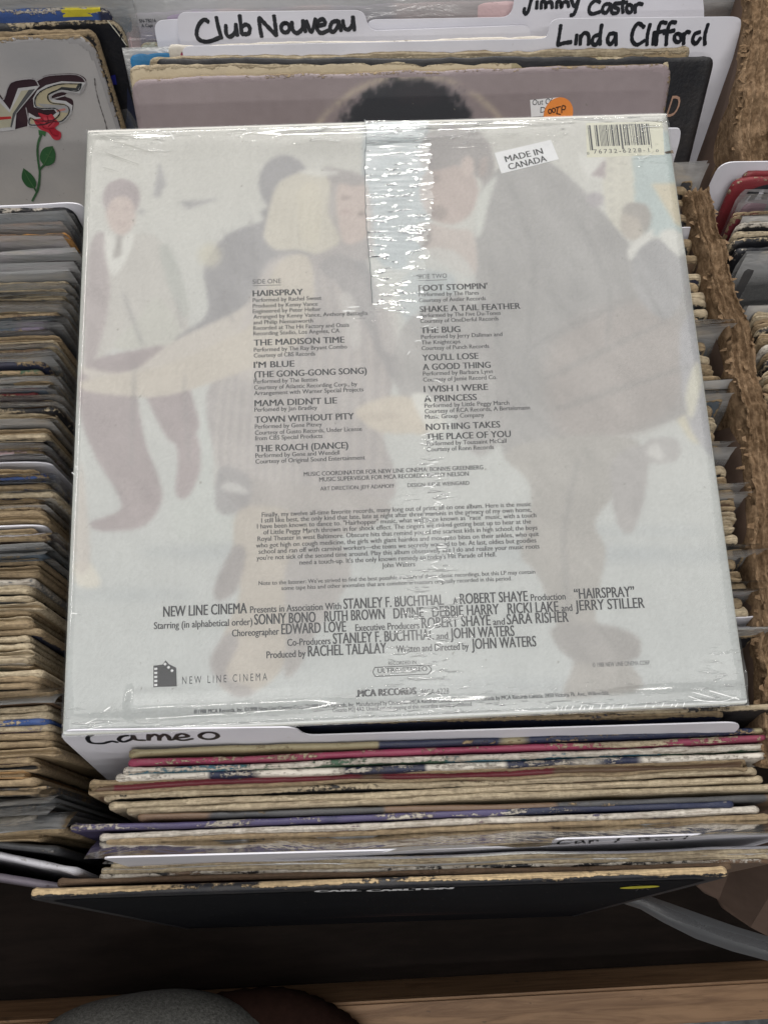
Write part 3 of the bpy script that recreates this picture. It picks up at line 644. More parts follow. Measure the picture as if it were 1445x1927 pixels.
    for j in range(NV):
        py = 229+(578-229)*j/(NV-1); a = bx(interp(lpts, py)+jag[j]*.8, py); b = bx(interp(rpts, py+4)+jag[-j]*7, py+ (24 if py > 540 else 0)*((py-540)/38 if py > 540 else 0))
        for i in range(NU):
            u = i/(NU-1); q = a+(b-a)*u
            z = .0013+.00005*ridge[min(NV-1, max(0, int(j+1.5*math.sin(u*3+j*.05))))]*math.sin(math.pi*min(1, u*1.15+.08))+.00006*math.sin(u*9+j*.1)
            V.append((q[0], q[1], z)); KK.append((.75+.25*math.sin(j*.21))*(1-u**3*.5))
    new_mesh('film_seam', V, grid_faces(NV, NU), M_SEAM, root, attrs={'crinkle': ('FLOAT', KK)})['seed'] = 4.4
    ribbons('torn_film_edge', [[bx(interp(lpts, py)+1.1*math.sin(py*.31)*math.sin(py*.083), py) for py in range(228, 578, 5)]], .00035, mat_plain('film_edge', (120, 126, 128), .4), root, 'xy', .0017, jitter=.6)
    M_CR = mat_plain('crease_glint', (238, 240, 240), .25, 300, .1); M_CD = mat_plain('crease_shade', (150, 150, 144), .4, 300, .2)  # film creases drawn flat, their glint and shade put into the colour
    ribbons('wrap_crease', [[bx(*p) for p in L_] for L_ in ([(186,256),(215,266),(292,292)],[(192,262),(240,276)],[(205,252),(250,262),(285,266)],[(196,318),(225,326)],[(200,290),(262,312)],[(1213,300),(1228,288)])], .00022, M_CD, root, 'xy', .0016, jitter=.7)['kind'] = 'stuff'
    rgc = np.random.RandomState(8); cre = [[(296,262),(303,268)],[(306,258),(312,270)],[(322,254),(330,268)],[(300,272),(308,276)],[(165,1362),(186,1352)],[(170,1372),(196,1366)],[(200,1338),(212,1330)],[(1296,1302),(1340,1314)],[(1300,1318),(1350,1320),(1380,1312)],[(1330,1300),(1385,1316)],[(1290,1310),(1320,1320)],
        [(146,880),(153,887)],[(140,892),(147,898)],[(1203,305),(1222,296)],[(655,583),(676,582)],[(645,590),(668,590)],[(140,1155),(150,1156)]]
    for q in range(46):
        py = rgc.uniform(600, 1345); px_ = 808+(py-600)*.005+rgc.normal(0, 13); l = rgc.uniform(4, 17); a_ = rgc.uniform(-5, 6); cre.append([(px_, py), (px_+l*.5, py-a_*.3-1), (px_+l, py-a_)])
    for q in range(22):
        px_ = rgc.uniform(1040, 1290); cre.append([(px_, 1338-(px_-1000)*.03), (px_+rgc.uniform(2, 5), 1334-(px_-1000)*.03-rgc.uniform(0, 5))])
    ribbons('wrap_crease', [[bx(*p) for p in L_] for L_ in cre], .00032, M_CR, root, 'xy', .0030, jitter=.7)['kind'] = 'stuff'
    # small dark bruise on the right rim
    c = bx(1262, 286); poly_print('scuff', [c+(-.0035,.0002), c+(.001,.0012), c+(.0015,-.0008), c+(-.003,-.0009)], mat_plain('scuffed_board', (110, 98, 86), .9, 500, .5), root, 'xy', .0003)
    return root
album()

# ------------------------------------------------------------------ setting: floor, bin, cardboard walls
def s_box(name, lo, hi, mat, parent=None, bevel=.0015, seed=0.):
    bm = bmesh.new(); bmesh.ops.create_cube(bm, size=1)
    for v in bm.verts: v.co = Vector([lo[i]+(v.co[i]+.5)*(hi[i]-lo[i]) for i in range(3)])
    if bevel: bmesh.ops.bevel(bm, geom=bm.edges[:], offset=bevel, segments=2, affect='EDGES')
    me = bpy.data.meshes.new(name); bm.to_mesh(me); bm.free(); me.materials.append(mat)
    o = bpy.data.objects.new(name, me); COL.objects.link(o); o['seed'] = seed
    if parent: o.parent = parent
    else: o.matrix_world = W
    return o
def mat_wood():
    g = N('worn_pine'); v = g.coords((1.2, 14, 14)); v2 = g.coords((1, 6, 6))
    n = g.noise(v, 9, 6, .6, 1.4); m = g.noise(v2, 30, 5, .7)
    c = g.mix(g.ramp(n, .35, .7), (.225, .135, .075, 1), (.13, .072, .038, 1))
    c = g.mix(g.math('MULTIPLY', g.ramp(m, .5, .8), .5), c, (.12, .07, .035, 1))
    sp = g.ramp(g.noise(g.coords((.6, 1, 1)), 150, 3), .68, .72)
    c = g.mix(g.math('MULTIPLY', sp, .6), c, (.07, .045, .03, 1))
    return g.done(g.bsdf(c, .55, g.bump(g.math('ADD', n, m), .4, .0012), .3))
M_WOOD = mat_wood()
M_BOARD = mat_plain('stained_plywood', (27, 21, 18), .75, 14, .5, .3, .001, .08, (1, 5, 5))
def mat_cardboard():
    g = N('torn_cardboard'); v = g.coords()
    fl = g.noise(g.coords((1, .12, 1)), 190, 4, .6); n = g.noise(v, 160, 6, .75); big = g.noise(v, 28, 4)
    c = g.mix(g.ramp(n, .35, .7), (.135, .085, .048, 1), (.30, .205, .125, 1))
    c = g.mix(g.math('MULTIPLY', g.ramp(big, .45, .7), .45), c, (.36, .25, .16, 1))
    return g.done(g.bsdf(c, .92, g.bump(g.math('ADD', g.math('MULTIPLY', n, 1.2), fl), 1.0, .0022), .1))
M_CB = mat_cardboard()
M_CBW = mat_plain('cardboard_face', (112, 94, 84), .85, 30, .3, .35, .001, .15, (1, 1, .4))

gm = N('concrete'); v = gm.coords()
M_CONC = gm.done(gm.bsdf(gm.mix(gm.ramp(gm.noise(v, 30, 8, .7), .35, .7), (.10, .105, .11, 1), (.27, .28, .30, 1)), .8, gm.bump(gm.noise(v, 60, 6), .4, .002), .3))
fl = new_mesh('floor', [(-8, -8, 0), (8, -8, 0), (8, 8, 0), (-8, 8, 0)], [[0, 1, 2, 3]], M_CONC, smooth=False); tag(fl, kind='structure'); fl['seed'] = 0.

# wooden display bin: sloping shelf, front rail, apron
binr = bpy.data.objects.new('display_bin', None); COL.objects.link(binr); binr.matrix_world = W
tag(binr, 'wooden record bin with a worn pine front rail and dark shelf', 'bin')
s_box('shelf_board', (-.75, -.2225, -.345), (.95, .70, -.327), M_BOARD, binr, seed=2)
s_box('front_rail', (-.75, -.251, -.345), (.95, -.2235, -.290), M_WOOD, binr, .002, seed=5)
for q in range(2):
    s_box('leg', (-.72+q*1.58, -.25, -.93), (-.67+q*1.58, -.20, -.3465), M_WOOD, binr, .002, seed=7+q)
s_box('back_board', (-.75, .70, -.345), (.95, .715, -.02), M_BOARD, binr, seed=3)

def torn_slab(name, path, label, half=.006, depth=.30, seed=1, drop=.05, nseg=420, cat='cardboard wall', jag=.004):
    """a double-wall corrugated sheet standing on edge; its torn top shows the liners and the crushed flutes between them"""
    rng = np.random.RandomState(seed); P = np.array(path, float)
    s = np.concatenate([[0], np.cumsum(np.linalg.norm(np.diff(P[:, :2], axis=0), axis=1))]); q = np.linspace(0, s[-1], nseg)
    c = np.stack([np.interp(q, s, P[:, k]) for k in range(3)], 1)
    d = np.gradient(c[:, :2], axis=0); d /= np.linalg.norm(d, axis=1)[:, None]; nr = np.stack([-d[:, 1], d[:, 0]], 1)
    hgt = n1d(q, .05, rng, jag*.6)+n1d(q, .012, rng, jag*.45)+n1d(q, .003, rng, jag*.15)
    NC = 33; V = []
    u = np.linspace(-1, 1, NC)
    liner = [-1, -.36, .30, 1]
    rows = []
    for zz in (-depth, -.06, -.02, -.006): rows.append((-1.0, zz))
    for uu in u: rows.append((uu, None))
    for zz in (-.006, -.02, -.06, -depth): rows.append((1.0, zz))
    lw = [n1d(q, .02, rng, .13)+n1d(q, .005, rng, .05) for _ in liner]; bulge = n1d(q, .03, rng, .0012)
    for r, (uu, zz) in enumerate(rows):
        if zz is None:
            g = np.zeros(nseg)
            for l, w in zip(liner, lw): g = np.maximum(g, np.exp(-((uu-np.clip(l+w, -1, 1))/.13)**2))
            fl = .5+.5*np.sin(q*2*math.pi/.0062+uu*5+3*n1d(q, .01, rng, 1))
            z = hgt-.0042*(1-g)*(.82+.18*fl)+n1d(q, .0016, rng, .0006)+n1d(q, .006, rng, .0006)
            if abs(uu) == 1: z = z-.0015+n1d(q, .004, rng, .0014)
            off = uu*half+bulge+n1d(q, .003, rng, .0003)+(np.sign(uu)*n1d(q, .006, rng, .0011)+n1d(q, .002, rng, .0004) if abs(uu) > .9 else 0)
        else:
            z = np.full(nseg, zz)+(hgt if zz > -.03 else 0); off = uu*half*(1+.15*(zz > -.01))+(bulge if zz > -.03 else 0)+(np.sign(uu)*n1d(q, .008, rng, .0006) if zz > -.01 else 0)
        V.append(np.stack([c[:, 0]+nr[:, 0]*off, c[:, 1]+nr[:, 1]*off, c[:, 2]+z], 1))
    V = np.concatenate(V); n = len(rows); Fc = grid_faces(n, nseg).tolist()
    for cidx, fl_ in ((0, True), (nseg-1, False)):
        f = [k*nseg+cidx for k in range(n)]
        Fc.append(f if fl_ else f[::-1])
    root = new_mesh(name, V, Fc, M_CB); root.matrix_world = W; root['seed'] = float(seed)
    tag(root, label, cat)
    # loose torn fibres along the edges
    rg = np.random.RandomState(seed+50); TV, TF = [], []
    for k in range(110):
        i = rg.randint(2, nseg-2); sd = rg.choice([-1, 1]); b0 = len(TV)
        p = np.array([c[i, 0]+nr[i, 0]*sd*half, c[i, 1]+nr[i, 1]*sd*half, c[i, 2]+hgt[i]-rg.uniform(.001, .006)])
        L = rg.uniform(.001, .0042); w = rg.uniform(.0006, .0022)
        e = np.array([nr[i, 0]*sd, nr[i, 1]*sd, rg.uniform(-.6, .6)]); dd = np.array([d[i, 0], d[i, 1], 0])
        TV += [p-dd*w, p+dd*w, p+e*L+dd*w*.4, p+e*L*.8-dd*w*.5+np.array([0, 0, -.0006])]; TF.append([b0, b0+1, b0+2, b0+3])
    o = new_mesh('torn_fibres', TV, TF, M_CB, root); o['kind'] = 'stuff'; o['seed'] = 1.
    # smooth paper faces below the tear
    for sd in (-1, 1):
        o2 = np.stack([c[:, 0]+nr[:, 0]*sd*(half+.0004), c[:, 1]+nr[:, 1]*sd*(half+.0004)], 1)
        st = slice(2, nseg-2, 6)
        tp = c[st, 2]+hgt[st]-drop*.22+n1d(q[st], .02, rng, .003); bt = np.full(len(tp), 0.)+c[st, 2]-depth
        vv = np.concatenate([np.stack([o2[st, 0], o2[st, 1], bt], 1), np.stack([o2[st, 0], o2[st, 1], tp], 1)])
        new_mesh('liner_paper', vv, grid_faces(2, len(tp)), M_CBW, root)['seed'] = float(seed)
    return root
tp = -.012
def pt(px, py, n=tp): p = hit(px, py, n); return (p[0], p[1], n)
torn_slab('cardboard_partition', [pt(1314, 352), pt(1350, 470), pt(1385, 610), pt(1420, 760), pt(1436, 900), pt(1455, 1100), pt(1466, 1290), pt(1480, 1450)],
          'torn corrugated cardboard partition running beside the right-hand row', .0058, .30, 3)
torn_slab('cardboard_flap', [pt(1436, -60, -.006), pt(1440, 60, -.004), pt(1432, 160, -.006), pt(1428, 240, -.01), pt(1436, 300, -.014)],
          'ragged brown cardboard flap in the upper right corner behind the white divider', .0088, .26, 8, jag=.006)
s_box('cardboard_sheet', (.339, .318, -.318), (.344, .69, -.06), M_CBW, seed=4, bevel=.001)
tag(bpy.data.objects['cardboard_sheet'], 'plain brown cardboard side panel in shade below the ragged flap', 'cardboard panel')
# ------------------------------------------------------------------ dividers and handwriting
def make_divider(px, py, n, lean, outline, label, yaw=0., depth=.29, cat='divider', mat=None, corner=.006, name='divider_card'):
    P = hit(px, py, n); X, Y, Z = basis(P, yaw, lean)
    pl = Plane(P, X, Y, Z, 0.); uv = [pl.at(*q) if not isinstance(q[0], str) else np.array(q[1:]) for q in outline]
    u = np.array(uv)
    poly = [np.array([u[0, 0]+.0015, -depth])]+list(u)+[np.array([u[-1, 0]-.0015, -depth])]
    out = []; m = len(poly)
    for i in range(m):                                 # round the corners
        a, b, c = poly[i-1], poly[i], poly[(i+1) % m]
        ra = min(corner, .45*np.linalg.norm(a-b)); rc = min(corner, .45*np.linalg.norm(c-b))
        p, q = b+(a-b)/np.linalg.norm(a-b)*ra, b+(c-b)/np.linalg.norm(c-b)*rc
        for s in np.linspace(0, 1, 6): out.append((1-s)**2*p+2*s*(1-s)*b+s*s*q)
    out = np.array(out); T = .0007; k = len(out)
    O = P+X*(out[:, 0].mean())-Z*depth; sh = np.array([out[:, 0].mean(), -depth]); out = out-sh
    V = [(a, -T/2, b) for a, b in out]+[(a, T/2, b) for a, b in out]
    Fc = [list(range(k)), [k+i for i in range(k)][::-1]]+[[i, i+k, (i+1) % k+k, (i+1) % k] for i in range(k)]
    o = new_mesh(name, V, Fc, mat or M_DIV, smooth=False); o.matrix_world = W @ s_matrix(O, X, Y, Z)
    o['seed'] = float(abs(px*.01) % 7); tag(o, label, cat)
    return o, Plane(O, X, Y, Z, T/2)
def write(o, pl, strokes, f=lambda p: p, width=.0019, off=.00055):
    S = [[pl.at(*f(p)) for p in st] for st in strokes]
    return ribbons('handwriting', S, width, M_MARK, o, 'xz', off)
def circ(cx, cy, rx, ry, a0=-100, a1=275):
    return [(cx+rx*math.cos(math.radians(a)), cy+ry*math.sin(math.radians(a))) for a in np.linspace(a0, a1, 10)]

d1, p1 = make_divider(830, 31, -.018, 34, [(688, 36), (962, 31), (972, -32), (1318, -40), (1326, 30)], 'white divider at the very top with two handwritten words on its cut-off tab')
write(d1, p1, [[(560,-30),(548,15),(541,40),(532,50),(526,40),(528,28)],[(575,2),(573,30)],[(590,30),(592,5),(605,6),(607,28),(611,10),(628,6),(632,28)],[(648,28),(650,6),(662,5),(666,26),(672,8),(688,5),(694,24)],
    [(703,-6),(712,18),(722,15),(736,-20)],[(736,-20),(722,30),(712,52),(700,55)],[(812,6),(795,0),(776,15),(770,38),(782,50),(812,42)],[(848,12),(828,16),(820,38),(834,46),(848,25),(850,12)],[(850,12),(856,46)],
    [(884,10),(866,12),(866,24),(880,32),(876,46),(858,48)],[(902,-20),(896,20),(898,46)],[(884,10),(914,6)],circ(922,30,11,15),[(944,46),(944,14)],[(944,24),(955,12),(972,14)]], lambda p: (723+p[0]/2, p[1]/2), .0021)
d3, p3 = make_divider(300, 42, -.018, 34, [(288, 38), (344, 34), (520, 20)], 'blank white divider corner poking out at the left below the lilac sleeve')
d2, p2 = make_divider(760, 58, -.0205, 34, [(341, 92), (331, 22), (686, 18), (694, 57), (1000, 46)], 'white divider with two handwritten words on its left-hand tab, behind the blue sleeve')
write(d2, p2, [[(785,80),(768,72),(748,92),(740,125),(752,148),(785,154),(836,136)],[(814,62),(822,100),(834,142)],[(850,92),(852,125),(866,136),(886,118),(888,88)],[(888,88),(893,132)],[(902,55),(910,125)],[(908,100),(926,90),(940,102),(935,124),(910,126)],
    [(985,136),(978,98),(975,64)],[(975,64),(1000,90),(1040,132)],[(1040,132),(1036,92),(1031,56)],circ(1074,102,16,18),[(1098,80),(1102,110),(1118,122),(1138,105),(1140,74)],[(1140,74),(1150,118)],[(1152,76),(1172,118),(1188,68)],
    [(1192,96),(1222,88),(1216,70),(1198,78),(1192,102),(1208,122),(1236,112)],[(1272,76),(1250,82),(1242,106),(1254,118),(1272,96),(1274,76)],[(1274,76),(1284,114)],[(1290,74),(1296,102),(1312,108),(1326,90),(1328,60)],[(1328,60),(1334,112)]],
    lambda p: (p[0]/2, p[1]/2), .0023)
d4, p4 = make_divider(800, 82, -.015, 35, [(345, 108), (343, 86), (1018, 72), (1030, 68), (1036, 34), (1392, 30), (1395, 46)], 'white divider with two handwritten words on its right-hand tab')
write(d4, p4, [[(664,92),(660,120),(652,168)],[(652,168),(675,160),(704,156)],[(724,128),(720,165)],[(737,166),(738,130)],[(738,140),(752,122),(768,130),(768,166)],[(808,128),(788,136),(782,158),(796,166),(812,140)],[(818,90),(812,130),(812,166)],
    [(866,122),(846,128),(840,152),(852,164),(868,140),(870,122)],[(870,122),(872,168)],[(978,100),(955,86),(936,112),(932,148),(950,166),(980,150)],[(1000,88),(990,130),(988,168)],[(1016,120),(1010,166)],[(1062,84),(1040,84),(1028,120),(1022,168)],[(1012,122),(1056,114)],
    [(1098,82),(1076,84),(1064,120),(1060,168)],[(1050,122),(1092,112)],circ(1104,140,13,16),[(1126,164),(1126,122)],[(1126,134),(1138,118),(1150,120)],[(1188,118),(1168,126),(1160,150),(1172,162),(1190,140)],[(1218,88),(1206,130),(1206,166)]],
    lambda p: (723+p[0]/2, p[1]/2), .0022)
d5, p5 = make_divider(118, 1387, -.0075, 22, [(116, 1388), (119, 1374), (556, 1368), (574, 1384), (1382, 1359), (1394, 1367)], 'white divider under the album edge with one handwritten word on its left tab', yaw=-1.5)
write(d5, p5, [[(348,86),(333,92),(331,104),(345,116),(385,118),(420,110),(442,114)],[(482,88),(458,92),(448,104),(466,112),(498,100),(500,88)],[(500,88),(512,104),(546,106)],[(560,84),(560,106)],[(560,96),(580,84),(598,92),(600,106)],[(600,96),(618,84),(634,92),(640,104),(655,102)],
    [(655,98),(706,92),(690,82),(668,86),(664,100),(690,106),(725,100)],circ(786,89,34,13,-160,230)], lambda p: (p[0]/2, 1340+p[1]/2), .0021)
d6, p6 = make_divider(800, 1602, -.020, 17.6, [(190, 1614), (1032, 1592), (1044, 1579), (1462, 1566), (1475, 1576)], 'white divider near the front with faint handwriting on its right tab')
write(d6, p6, [[(708,564),(680,562),(654,574),(664,584),(700,580)],[(742,566),(720,572),(724,582),(746,574)],[(746,566),(754,582)],[(772,583),(774,568)],[(774,574),(790,566),(804,568)],[(886,560),(874,572),(868,582)],
    [(998,562),(966,562),(946,572),(966,578),(1008,572)],[(1046,566),(1024,570),(1026,578),(1050,572)],[(1050,566),(1064,576)],[(1080,577),(1084,564)],[(1084,570),(1100,562),(1112,564)],[(1140,556),(1128,574)],[(1120,563),(1160,560)]],
    lambda p: (723+p[0]/2, 1580+(p[1]-560)*.36-(p[0]-690)*.014), .0011)
d7, p7 = make_divider(60, 384, -.014, 8, [(-150, 392), (60, 385), (146, 379), (166, 396)], 'blank white divider with rounded corner standing before the grey cover with the rose', corner=.01)
d8, p8 = make_divider(30, 869, -.016, 8, [(-150, 876), (60, 869), (97, 872), (108, 884)], 'blank white divider midway down the left stack', corner=.008)
d9, p9 = make_divider(30, 989, -.016, 8, [(-150, 996), (60, 988), (88, 990), (100, 1004)], 'thin white divider edge low in the left stack above a frayed tan sleeve', corner=.008)
d10, p10 = make_divider(1400, 308, -.012, 20, [(1334, 348), (1356, 304), (1640, 300)], 'blank white divider at the head of the right-hand row', corner=.008)
d11, p11 = make_divider(1430, 364, -.012, 20, [(1396, 386), (1420, 356), (1640, 348)], 'white divider with thick black lettering cut off by the right frame edge', corner=.006)
write(d11, p11, [[(1408,364),(1425,355),(1446,350),(1462,349)],[(1428,354),(1418,368),(1411,378)],[(1444,355),(1436,378)],[(1436,368),(1448,362),(1455,376)]], width=.003)
d12, p12 = make_divider(1240, 242, -.016, 24, [(1100, 246), (1262, 240), (1281, 240), (1279, 262), (1268, 300)], 'small rounded white divider corner behind the album by its barcode', corner=.003)
d13, p13 = make_divider(1280, 428, -.020, 22, [(1100, 434), (1290, 427), (1323, 427), (1322, 440), (1308, 470)], 'white divider corner with black marker strokes beside the cardboard partition', corner=.004)
write(d13, p13, [[(1290,458),(1300,452),(1322,443)],[(1300,452),(1296,464)],[(1308,450),(1304,460)]], width=.0022)
d14, p14 = make_divider(1350, 1163, -.020, 20, [(1150, 1172), (1400, 1162), (1441, 1158), (1436, 1172)], 'blank white divider corner jutting from under the right side of the album', corner=.004)

# ------------------------------------------------------------------ printed faces
def face_print(o, pl, w, h, fn, z0=.12, res=.0014, name='cover_print', inset=.004, off=.00022, mat=None, r=.006):
    nx, nz = int((w-2*inset)/res), int((h-inset-z0)/res)
    X, Z = np.meshgrid(np.linspace(-w/2+inset, w/2-inset, nx), np.linspace(z0, h-inset, nz))
    C = fn(X, Z)
    dx, dz = np.abs(X)-(w/2-inset-r), Z-(h-inset-r); ok_ = ((dx < 0) | (dz < 0) | (np.hypot(np.maximum(dx, 0), np.maximum(dz, 0)) < r)).ravel()
    fc = grid_faces(nz, nx); fc = fc[ok_[fc].all(1)]
    f = new_mesh(name, np.stack([X.ravel(), np.full(X.size, -pl.off-off), Z.ravel()], 1), fc, mat or M_PRINT, o,
                 attrs={'print': ('FLOAT_COLOR', lin(np.clip(C, 0, 255)).reshape(-1, 3))}); f['seed'] = float(o['seed'])
    return f

# --- far part of the left row and the grey cover with the rose
LSL = 'in the left row'
make_sleeve(236, -14, 'R', -.012, 'dgrey', 'grey', wear=.3, lean=22, poly=.012, label='dark plastic-covered sleeve at the far upper left corner')
make_sleeve(240, 4, 'R', -.012, 'greyblue', 'grey', wear=.4, lean=22, poly=.012, r=.008, label='grey plastic-covered sleeve behind the yellow and blue spine')
o, pl = make_sleeve(207, 12, 'R', -.012, 'blue', 'navy', board='white', wear=.55, lean=20, t=.0032, label='sleeve with a yellow and blue spine in the upper left')
ax = pl.at(115, 18)[0]
new_mesh('yellow_spine_print', [(ax, -.00165, .3147), (.152, -.00165, .3147), (.152, .001, .3153), (ax, .001, .3153), (ax, -.0018, .311), (.152, -.0018, .311)], [[0,1,2,3],[4,5,1,0]], mat_plain('yellow_ink', (214, 200, 60), .45, 90, .3), o, smooth=False)
ob, plb = make_sleeve(228, 36, 'R', -.017, 'black', 'dgrey', board='cream', wear=.5, lean=18.6, r=.009, t=.003, label='worn black cover with chalky scuffs behind the grey cover')
write_w = ribbons('crease', [[plb.at(203, 38), plb.at(222, 62), plb.at(238, 84)], [plb.at(205, 40), plb.at(214, 52)]], .0006, M_CREAM, ob, 'xz', .0017)
pb = [plb.at(x, y) for x, y in ((207, 142), (217, 139), (220, 158), (209, 158))]
poly_print('blue_mark', pb, mat_plain('blue_ink', (40, 44, 140), .5), ob, 'xz', .0018)
make_sleeve(180, 52, 'R', -.014, 'black', 'dgrey', board='tan', wear=.75, lean=19, r=.006, label='black edge showing just behind the grey rose cover')
og, pg = make_sleeve(172, 63, 'R', -.015, (176, 174, 176), board='tan', wear=.45, lean=18, r=.011, bow=0, flat=True, bw=.8, label='grey cover with chrome capital letters and a red rose')
def rose_cover(X, Z):
    C = np.zeros(X.shape+(3,)); n = vnoise(X, Z, .03, 1)+.5*vnoise(X, Z, .012, 2)
    t = np.clip((.31-Z)/.2, 0, 1)[..., None]
    C[:] = np.array([168, 167, 169])*(1-t)+np.array([226, 219, 211])*t; C += n[..., None]*np.array([7, 6, 5])
    return C
face_print(og, pg, .315, .315, rose_cover, .10, .0014, inset=.0028, r=.010)
def pgon(name, px, col, off, rough=.4, curve=False):
    P = [pg.at(*q) for q in px]
    if curve: P = list(catmull(P+[P[0]], 6)[:-1])
    return poly_print(name, P, mat_plain('ink_'+name, col, rough, 40, .18, .05), og, 'xz', .0015+off)
q4 = lambda L: [(x*300/1445, y*400/1927) for x, y in L]
# chrome letters (their shading is print): extruded dark sides first, bright rims, pale faces
pgon('letter_side', q4([(-60,760),(30,890),(100,735),(300,700),(360,765),(240,960),(270,1130),(135,1165),(-60,1190)]), (62, 44, 52), .0004)
pgon('letter_side', q4([(330,720),(420,675),(560,660),(710,665),(778,735),(590,850),(660,900),(655,1000),(590,1070),(400,1110),(240,1130),(160,1040),(240,950),(300,860)]), (66, 48, 54), .00045, curve=True)
pgon('letter_rim', q4([(-60,790),(92,985),(165,790),(362,766),(150,1020),(138,1168),(-60,1190)]), (206, 206, 208), .0006)
pgon('letter_face', q4([(-60,860),(90,1010),(195,812),(262,805),(125,1015),(105,1140),(-60,1160)]), (196, 192, 170), .0007)
pgon('letter_face_shadow', q4([(262,805),(320,795),(150,1010),(130,1060),(108,1145),(96,1140),(118,1018)]), (96, 98, 100), .00075)
Srim = [(776,735),(722,835),(560,815),(470,850),(470,880),(520,895),(600,905),(660,945),(650,1020),(600,1080),(530,1120),(470,1110),(400,1140),(250,1135),(262,1010),(330,1050),(460,1050),(515,1010),(490,980),(400,985),(310,960),(300,880),(340,810),(420,760),(560,725)]
pgon('letter_rim', q4(Srim), (208, 208, 210), .0008)
Sface = [(742,742),(705,805),(560,790),(450,830),(440,880),(480,915),(590,930),(630,965),(620,1020),(560,1080),(470,1085),(390,1110),(275,1110),(280,1050),(340,1075),(480,1070),(545,1010),(505,965),(400,965),(330,945),(322,880),(360,820),(440,775),(560,742)]
pgon('letter_face', q4(Sface), (200, 190, 160), .0009)
pgon('letter_face_shadow', q4([(742,742),(705,808),(560,795),(450,832),(440,850),(560,775),(690,785),(715,742)]), (74, 76, 78), .00095)
pgon('letter_face_band', q4([(340,925),(480,935),(600,945),(628,975),(615,1010),(520,1000),(500,965),(400,962)]), (176, 176, 178), .00097)
pgon('letter_red_glint', q4([(-20,1050),(100,1044),(106,1066),(-20,1078)]), (196, 62, 62), .00078)
pgon('letter_red_glint', q4([(515,985),(590,968),(600,985),(520,1004)]), (206, 140, 132), .00099)
pgon('rose_petal', q4([(305,1070),(375,1055),(350,1010),(430,1030),(470,1020),(500,1060),(540,1105),(500,1150),(555,1190),(545,1250),(490,1250),(440,1190),(370,1160),(330,1120)]), (196, 62, 76), .0011, curve=True)
pgon('rose_petal', q4([(400,1050),(470,1055),(500,1100),(450,1140),(400,1110)]), (214, 84, 96), .0012, curve=True)
pgon('rose_petal', q4([(440,1150),(500,1150),(540,1200),(500,1225),(455,1185)]), (178, 44, 60), .00125, curve=True)
pgon('rose_leaf', q4([(480,1310),(505,1380),(490,1460),(420,1490),(368,1440),(372,1370),(410,1325)]), (66, 112, 72), .0011, curve=True)
pgon('rose_leaf', q4([(215,1510),(290,1570),(330,1640),(315,1690),(250,1680),(205,1620),(200,1570)]), (64, 108, 70), .0011, curve=True)
pgon('rose_sepal', q4([(350,1165),(420,1180),(410,1225),(380,1200),(355,1215)]), (70, 116, 74), .00105)
M_OUT = mat_plain('pale_outline_ink', (190, 186, 190), .4)
for nm, L_, mt, of in (('letter_outline', [(-60,760),(30,890),(100,735),(300,700),(360,765)], M_OUT, .0021), ('letter_outline', [(330,720),(420,675),(560,660),(710,665),(778,735),(722,835),(560,815),(470,850),(470,880),(590,850)], M_OUT, .0022),
                       ('letter_outline', [(240,960),(270,1130)], M_OUT, .0023), ('letter_groove', Sface+[Sface[0]], mat_plain('groove_ink', (52, 54, 58), .4), .0026)):
    ribbons(nm, [[pg.at(*p) for p in q4(L_)]], .0006, mt, og, 'xz', .0015+of-.0008, jitter=.3)
M_PL = mat_plain('petal_line_ink', (150, 36, 52), .5); M_LL = mat_plain('leaf_line_ink', (104, 146, 98), .5)
ribbons('petal_line', [[pg.at(*p) for p in q4(L_)] for L_ in ([(352,1015),(385,1060),(430,1095)],[(430,1035),(440,1080),(420,1110)],[(500,1062),(470,1100),(440,1130)],[(395,1140),(440,1150),(490,1140)],[(455,1160),(480,1200),(530,1215)],[(330,1085),(370,1100),(400,1140)])], .0005, M_PL, og, 'xz', .0031)
ribbons('leaf_vein', [[pg.at(*p) for p in q4(L_)] for L_ in ([(480,1320),(440,1400),(400,1478)],[(218,1520),(260,1600),(312,1684)],[(445,1390),(420,1380)],[(440,1400),(480,1410)])], .0004, M_LL, og, 'xz', .0031)
ribbons('rose_stem', [[pg.at(*p) for p in q4([(378,1200),(345,1300),(345,1420),(362,1560),(345,1700),(295,1810)])], [pg.at(*p) for p in q4([(362,1525),(405,1480)])], [pg.at(*p) for p in q4([(335,1730),(305,1680)])]], .0014, mat_plain('green_ink', (78, 118, 82), .5), og, 'xz', .0026)
ribbons('rubbed_line', [[pg.at(*p) for p in q4([(858,700),(870,800),(905,940),(950,1080),(975,1180)])]], .0006, mat_plain('rub_mark', (120, 116, 116), .7, 300, .4), og, 'xz', .0022, jitter=.9)

